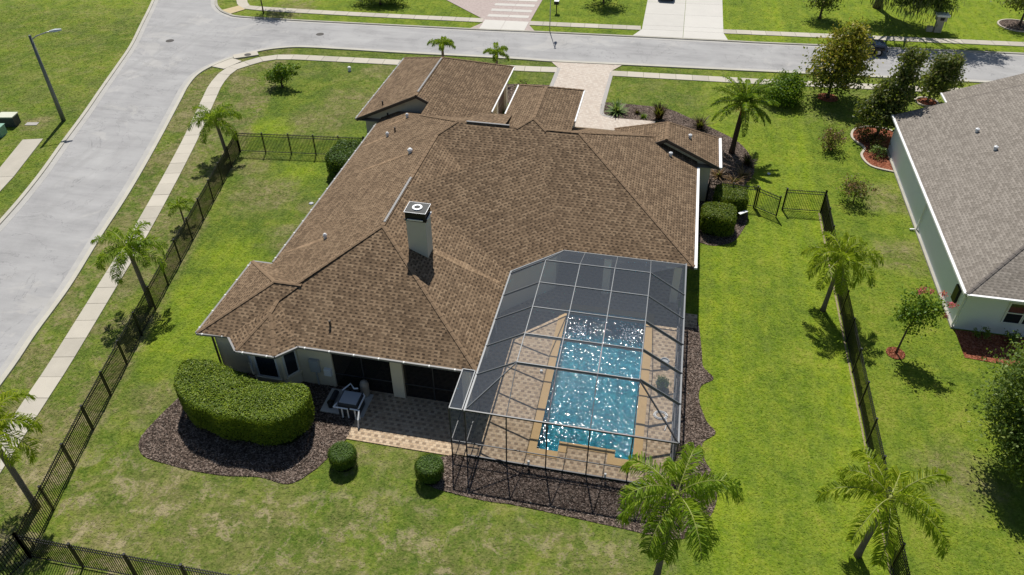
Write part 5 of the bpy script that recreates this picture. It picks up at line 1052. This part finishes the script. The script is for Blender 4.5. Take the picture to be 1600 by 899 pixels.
T = thing('utility_box', 'cream topped utility cabinet behind the green one', 'utility box', (-53.7, 50.0, 0)); MB().prism([(-54.4, 49.2), (-53.1, 49.5), (-53.3, 50.4), (-54.6, 50.1)], 0, .85).build('cabinet', 'heater', T); MB().prism([(-54.45, 49.15), (-53.05, 49.45), (-53.25, 50.45), (-54.65, 50.15)], .85, .93).build('lid', 'cream_box', T)
T = thing('ground_box', 'flat grey valve box lid in the field grass', 'lid', (-52.0, 50.2, 0)); MB().prism([(-52.6, 49.9), (-51.6, 50.1), (-51.7, 50.6), (-52.7, 50.4)], -.02, .04).build('lid', 'border', T)
o = MB().lathe((-22.5 - 1.2, 43.2, 0), [(.16, 0), (.17, .05), (.12, .08), (.02, .09)], 14).build('valve_cover', 'greymetal'); tag(o, 'round pale valve cover in the side lawn', 'cover')
o = MB().lathe((9.1, 54.2, 0), [(.11, 0), (.12, .07), (.05, .1)], 10).build('garden_stone', 'whitecap'); tag(o, 'single white stone on the lawn beside the date palm shadow', 'stone')
o = MB().lathe((-29.6, 66.3, 0), [(.16, 0), (.16, .35), (.17, .38), (.1, .45), (.02, .47)], 12).build('utility_post', 'whitecap'); tag(o, 'short white utility post on the corner lawn', 'post')
T = thing('mailbox', 'dark mailbox on a post between the far driveways', 'mailbox', (-12.5, 86.4, 0)); MB().bar((-12.5, 86.4, 0), (-12.5, 86.4, 1.0), .1).build('post', 'black', T); MB().box(-12.75, -12.25, 86.1, 86.7, 1.0, 1.35).build('box', 'black', T); MB().box(-12.77, -12.23, 86.08, 86.72, 1.35, 1.39).build('lid', 'whitecap', T)
T = thing('mailbox', 'stone pillar mailbox with pale cap under the mossy oak', 'mailbox', (28.5, 88.8, 0)); MB().box(28.15, 28.85, 88.5, 89.1, 0, 1.25).build('pillar', 'stone', T); MB().box(28.0, 29.0, 88.35, 89.25, 1.25, 1.75).build('head', 'stone', T); MB().box(27.85, 29.15, 88.2, 89.4, 1.75, 1.95).build('cap', 'whitecap', T); MB().box(28.3, 28.7, 88.3, 88.36, 1.35, 1.65).build('letter_door', 'black', T); MB().box(27.4, 28.0, 88.6, 89.0, 0, .55).build('side_pier', 'stone', T)
def car(x, y, rz, body, label, boxy=True):
    T = thing('parked_car', label, 'car', (x, y, 0)); c_, s1 = math.cos(rz), math.sin(rz)
    def tr(m): m.v = [(x + a * c_ - b * s1, y + a * s1 + b * c_, z) for a, b, z in m.v]; return m
    def prof(pts, y0, y1, tap=1.):
        n = len(pts); return MB().add([(a, y0, z) for a, z in pts] + [(a, y1, z) for a, z in pts], [tuple(range(n)), tuple(range(2 * n - 1, n - 1, -1))] + [(i, n + i, n + (i + 1) % n, (i + 1) % n) for i in range(n)])
    tr(prof([(-2.05, .45), (2.0, .45), (2.1, .6), (2.1, .9), (1.95, 1.08), (.8, 1.15), (-2.0, 1.15), (-2.1, .9)], -.82, .82)).build('body', body, T)
    cb = [(-1.98, 1.15), (.85, 1.15), (.5, 1.78), (-1.85, 1.82)] if boxy else [(-1.7, 1.15), (.9, 1.15), (.2, 1.5), (-1.2, 1.52)]
    tr(prof(cb, -.74, .74)).build('cabin', body, T)
    zt = cb[2][1]
    for sg in (-1, 1): tr(MB().add([(-1.75, sg * .745, 1.22), (.6, sg * .745, 1.22), (.38, sg * .745, zt - .12), (-1.65, sg * .745, zt - .1)], [(0, 1, 2, 3) if sg < 0 else (3, 2, 1, 0)])).build('side_window', 'glass', T)
    tr(MB().add([(.81, -.66, 1.24), (.81, .66, 1.24), (.55, .62, zt - .1), (.55, -.62, zt - .1)], [(0, 1, 2, 3)])).build('windscreen', 'glass', T)
    for a in (-1.3, 1.3):
        for sg in (-1, 1):
            w_ = tr(MB().tube([(a, sg * .66, .38), (a, sg * .92, .38)], .39, 20)).build('wheel', 'tyre', T); tr(MB().tube([(a, sg * .9, .38), (a, sg * .935, .38)], .22, 14)).build('rim', 'rim', w_)
            tr(prof([(a - .55, .62), (a + .55, .62), (a + .5, .86), (a - .5, .86)], sg * .7 if sg > 0 else -.96, .96 if sg > 0 else -.7)).build('wheel_arch', 'black', T)
    for sg in (-1, 1): tr(MB().tube([(2.08, sg * .6, .82), (2.13, sg * .6, .82)], .11, 12)).build('headlight', 'flue', T)
    tr(MB().box(2.06, 2.22, -.8, .8, .42, .6)).build('bumper', 'black', T); tr(MB().box(-2.2, -2.06, -.8, .8, .42, .6)).build('bumper', 'black', T)
    if boxy: tr(MB().tube([(-2.12, 0, 1.0), (-2.32, 0, 1.0)], .37, 20)).build('spare_wheel', 'tyre', T)
    return T
car(19.75, 81.1, R_(4.5), 'blue_car', 'dark blue boxy off road car parked by the far kerb')
car(-.55, 94.6, R_(90), 'grey_car', 'slate coloured car on the far concrete driveway', False)
# pool equipment
T = thing('equipment_pad', 'concrete pad under the pool equipment', 'pad', (-13.9, 25.2, 0)); MB().box(-15.2, -12.85, 24.45, 26.1, -.02, .09).build('slab', 'drivec', T)
T = thing('pool_heater', 'dark square pool heater wrapped in white pipes', 'heater', (-13.55, 24.85, .09)); MB().box(-14.1, -13.05, 24.4, 25.35, .09, .95).build('cabinet', 'heater', T); MB().box(-14.04, -13.11, 24.46, 25.29, .95, .99).build('top_grille', 'greymetal', T)
m = MB()
for p in ([(-14.3, 24.3, .75), (-13.55, 24.3, .75), (-13.55, 24.3, .1)], [(-13.4, 24.3, .78), (-12.95, 24.3, .78), (-12.95, 24.3, .1)], [(-12.95, 24.35, .85), (-12.95, 25.25, .85), (-13.1, 25.4, .85)], [(-14.2, 25.35, .9), (-13.9, 25.8, 1.0), (-13.6, 25.5, 1.0), (-13.4, 25.55, 1.0)], [(-14.3, 24.3, .75), (-14.2, 24.6, .75)], [(-12.9, 24.3, .8), (-12.85, 23.9, .5), (-12.85, 23.8, .05)], [(-13.15, 24.28, .75), (-13.15, 24.28, .08)], [(-13.85, 24.28, .75), (-13.85, 24.28, .08)]): m.tube(p, .042, 8)
m.build('pipework', 'pvc', T)
o = MB().lathe((-13.25, 26.0, .09), [(.2, 0), (.24, .1), (.24, .8), (.18, .98), (.05, 1.06)], 18).build('filter_tank', 'tank'); tag(o, 'beige upright filter tank beside the pool heater', 'tank')
T = thing('pool_pump', 'dark pool pump next to the heater on the pad', 'pump', (-14.75, 25.3, .09)); MB().tube([(-14.75, 25.0, .32), (-14.75, 25.7, .32)], .15, 14).build('motor', 'heater', T); MB().lathe((-14.75, 24.85, .09), [(.14, 0), (.16, .3), (.17, .34), (.12, .4)], 14).build('strainer', 'black', T)
T = thing('electric_panel', 'grey electric panel box on the rear wall', 'box', (-15.95, 26.25, 1)); MB().box(-16.25, -15.72, 26.12, 26.3, 1.1, 1.95).build('box', 'greymetal', T); MB().box(-16.22, -15.75, 26.1, 26.12, 1.13, 1.92).build('door', 'greymetal', T); MB().bar((-15.98, 26.22, .1), (-15.98, 26.22, 1.1), .07).build('conduit', 'greymetal', T)
T = thing('timer_box', 'pale timer box on the rear wall near the patio opening', 'box', (-15.3, 26.25, .9)); MB().box(-15.5, -15.1, 26.12, 26.3, .95, 1.4).build('box', 'pvc', T); MB().box(-15.47, -15.13, 26.1, 26.12, .98, 1.37).build('door', 'pvc', T)
T = thing('panel_stake', 'small white slanted panel on a stake beside the box bush', 'panel', (6.9, 47.1, 0)); MB().bar((6.55, 46.85, .75), (7.1, 47.35, .75), .22, .04).build('top', 'whitecap', T); MB().bar((6.62, 46.92, 0), (6.62, 46.92, .73), .06).build('leg', 'bark', T); MB().bar((7.03, 47.28, 0), (7.03, 47.28, .73), .06).build('leg', 'bark', T)
o = MB().lathe((-4.05 - .35, 29.6, .05), [(.07, 0), (.09, .1), (.06, .13), (.02, .14)], 12).build('chlorine_float', 'pvc'); tag(o, 'small white float left on the deck beside the pool', 'float')
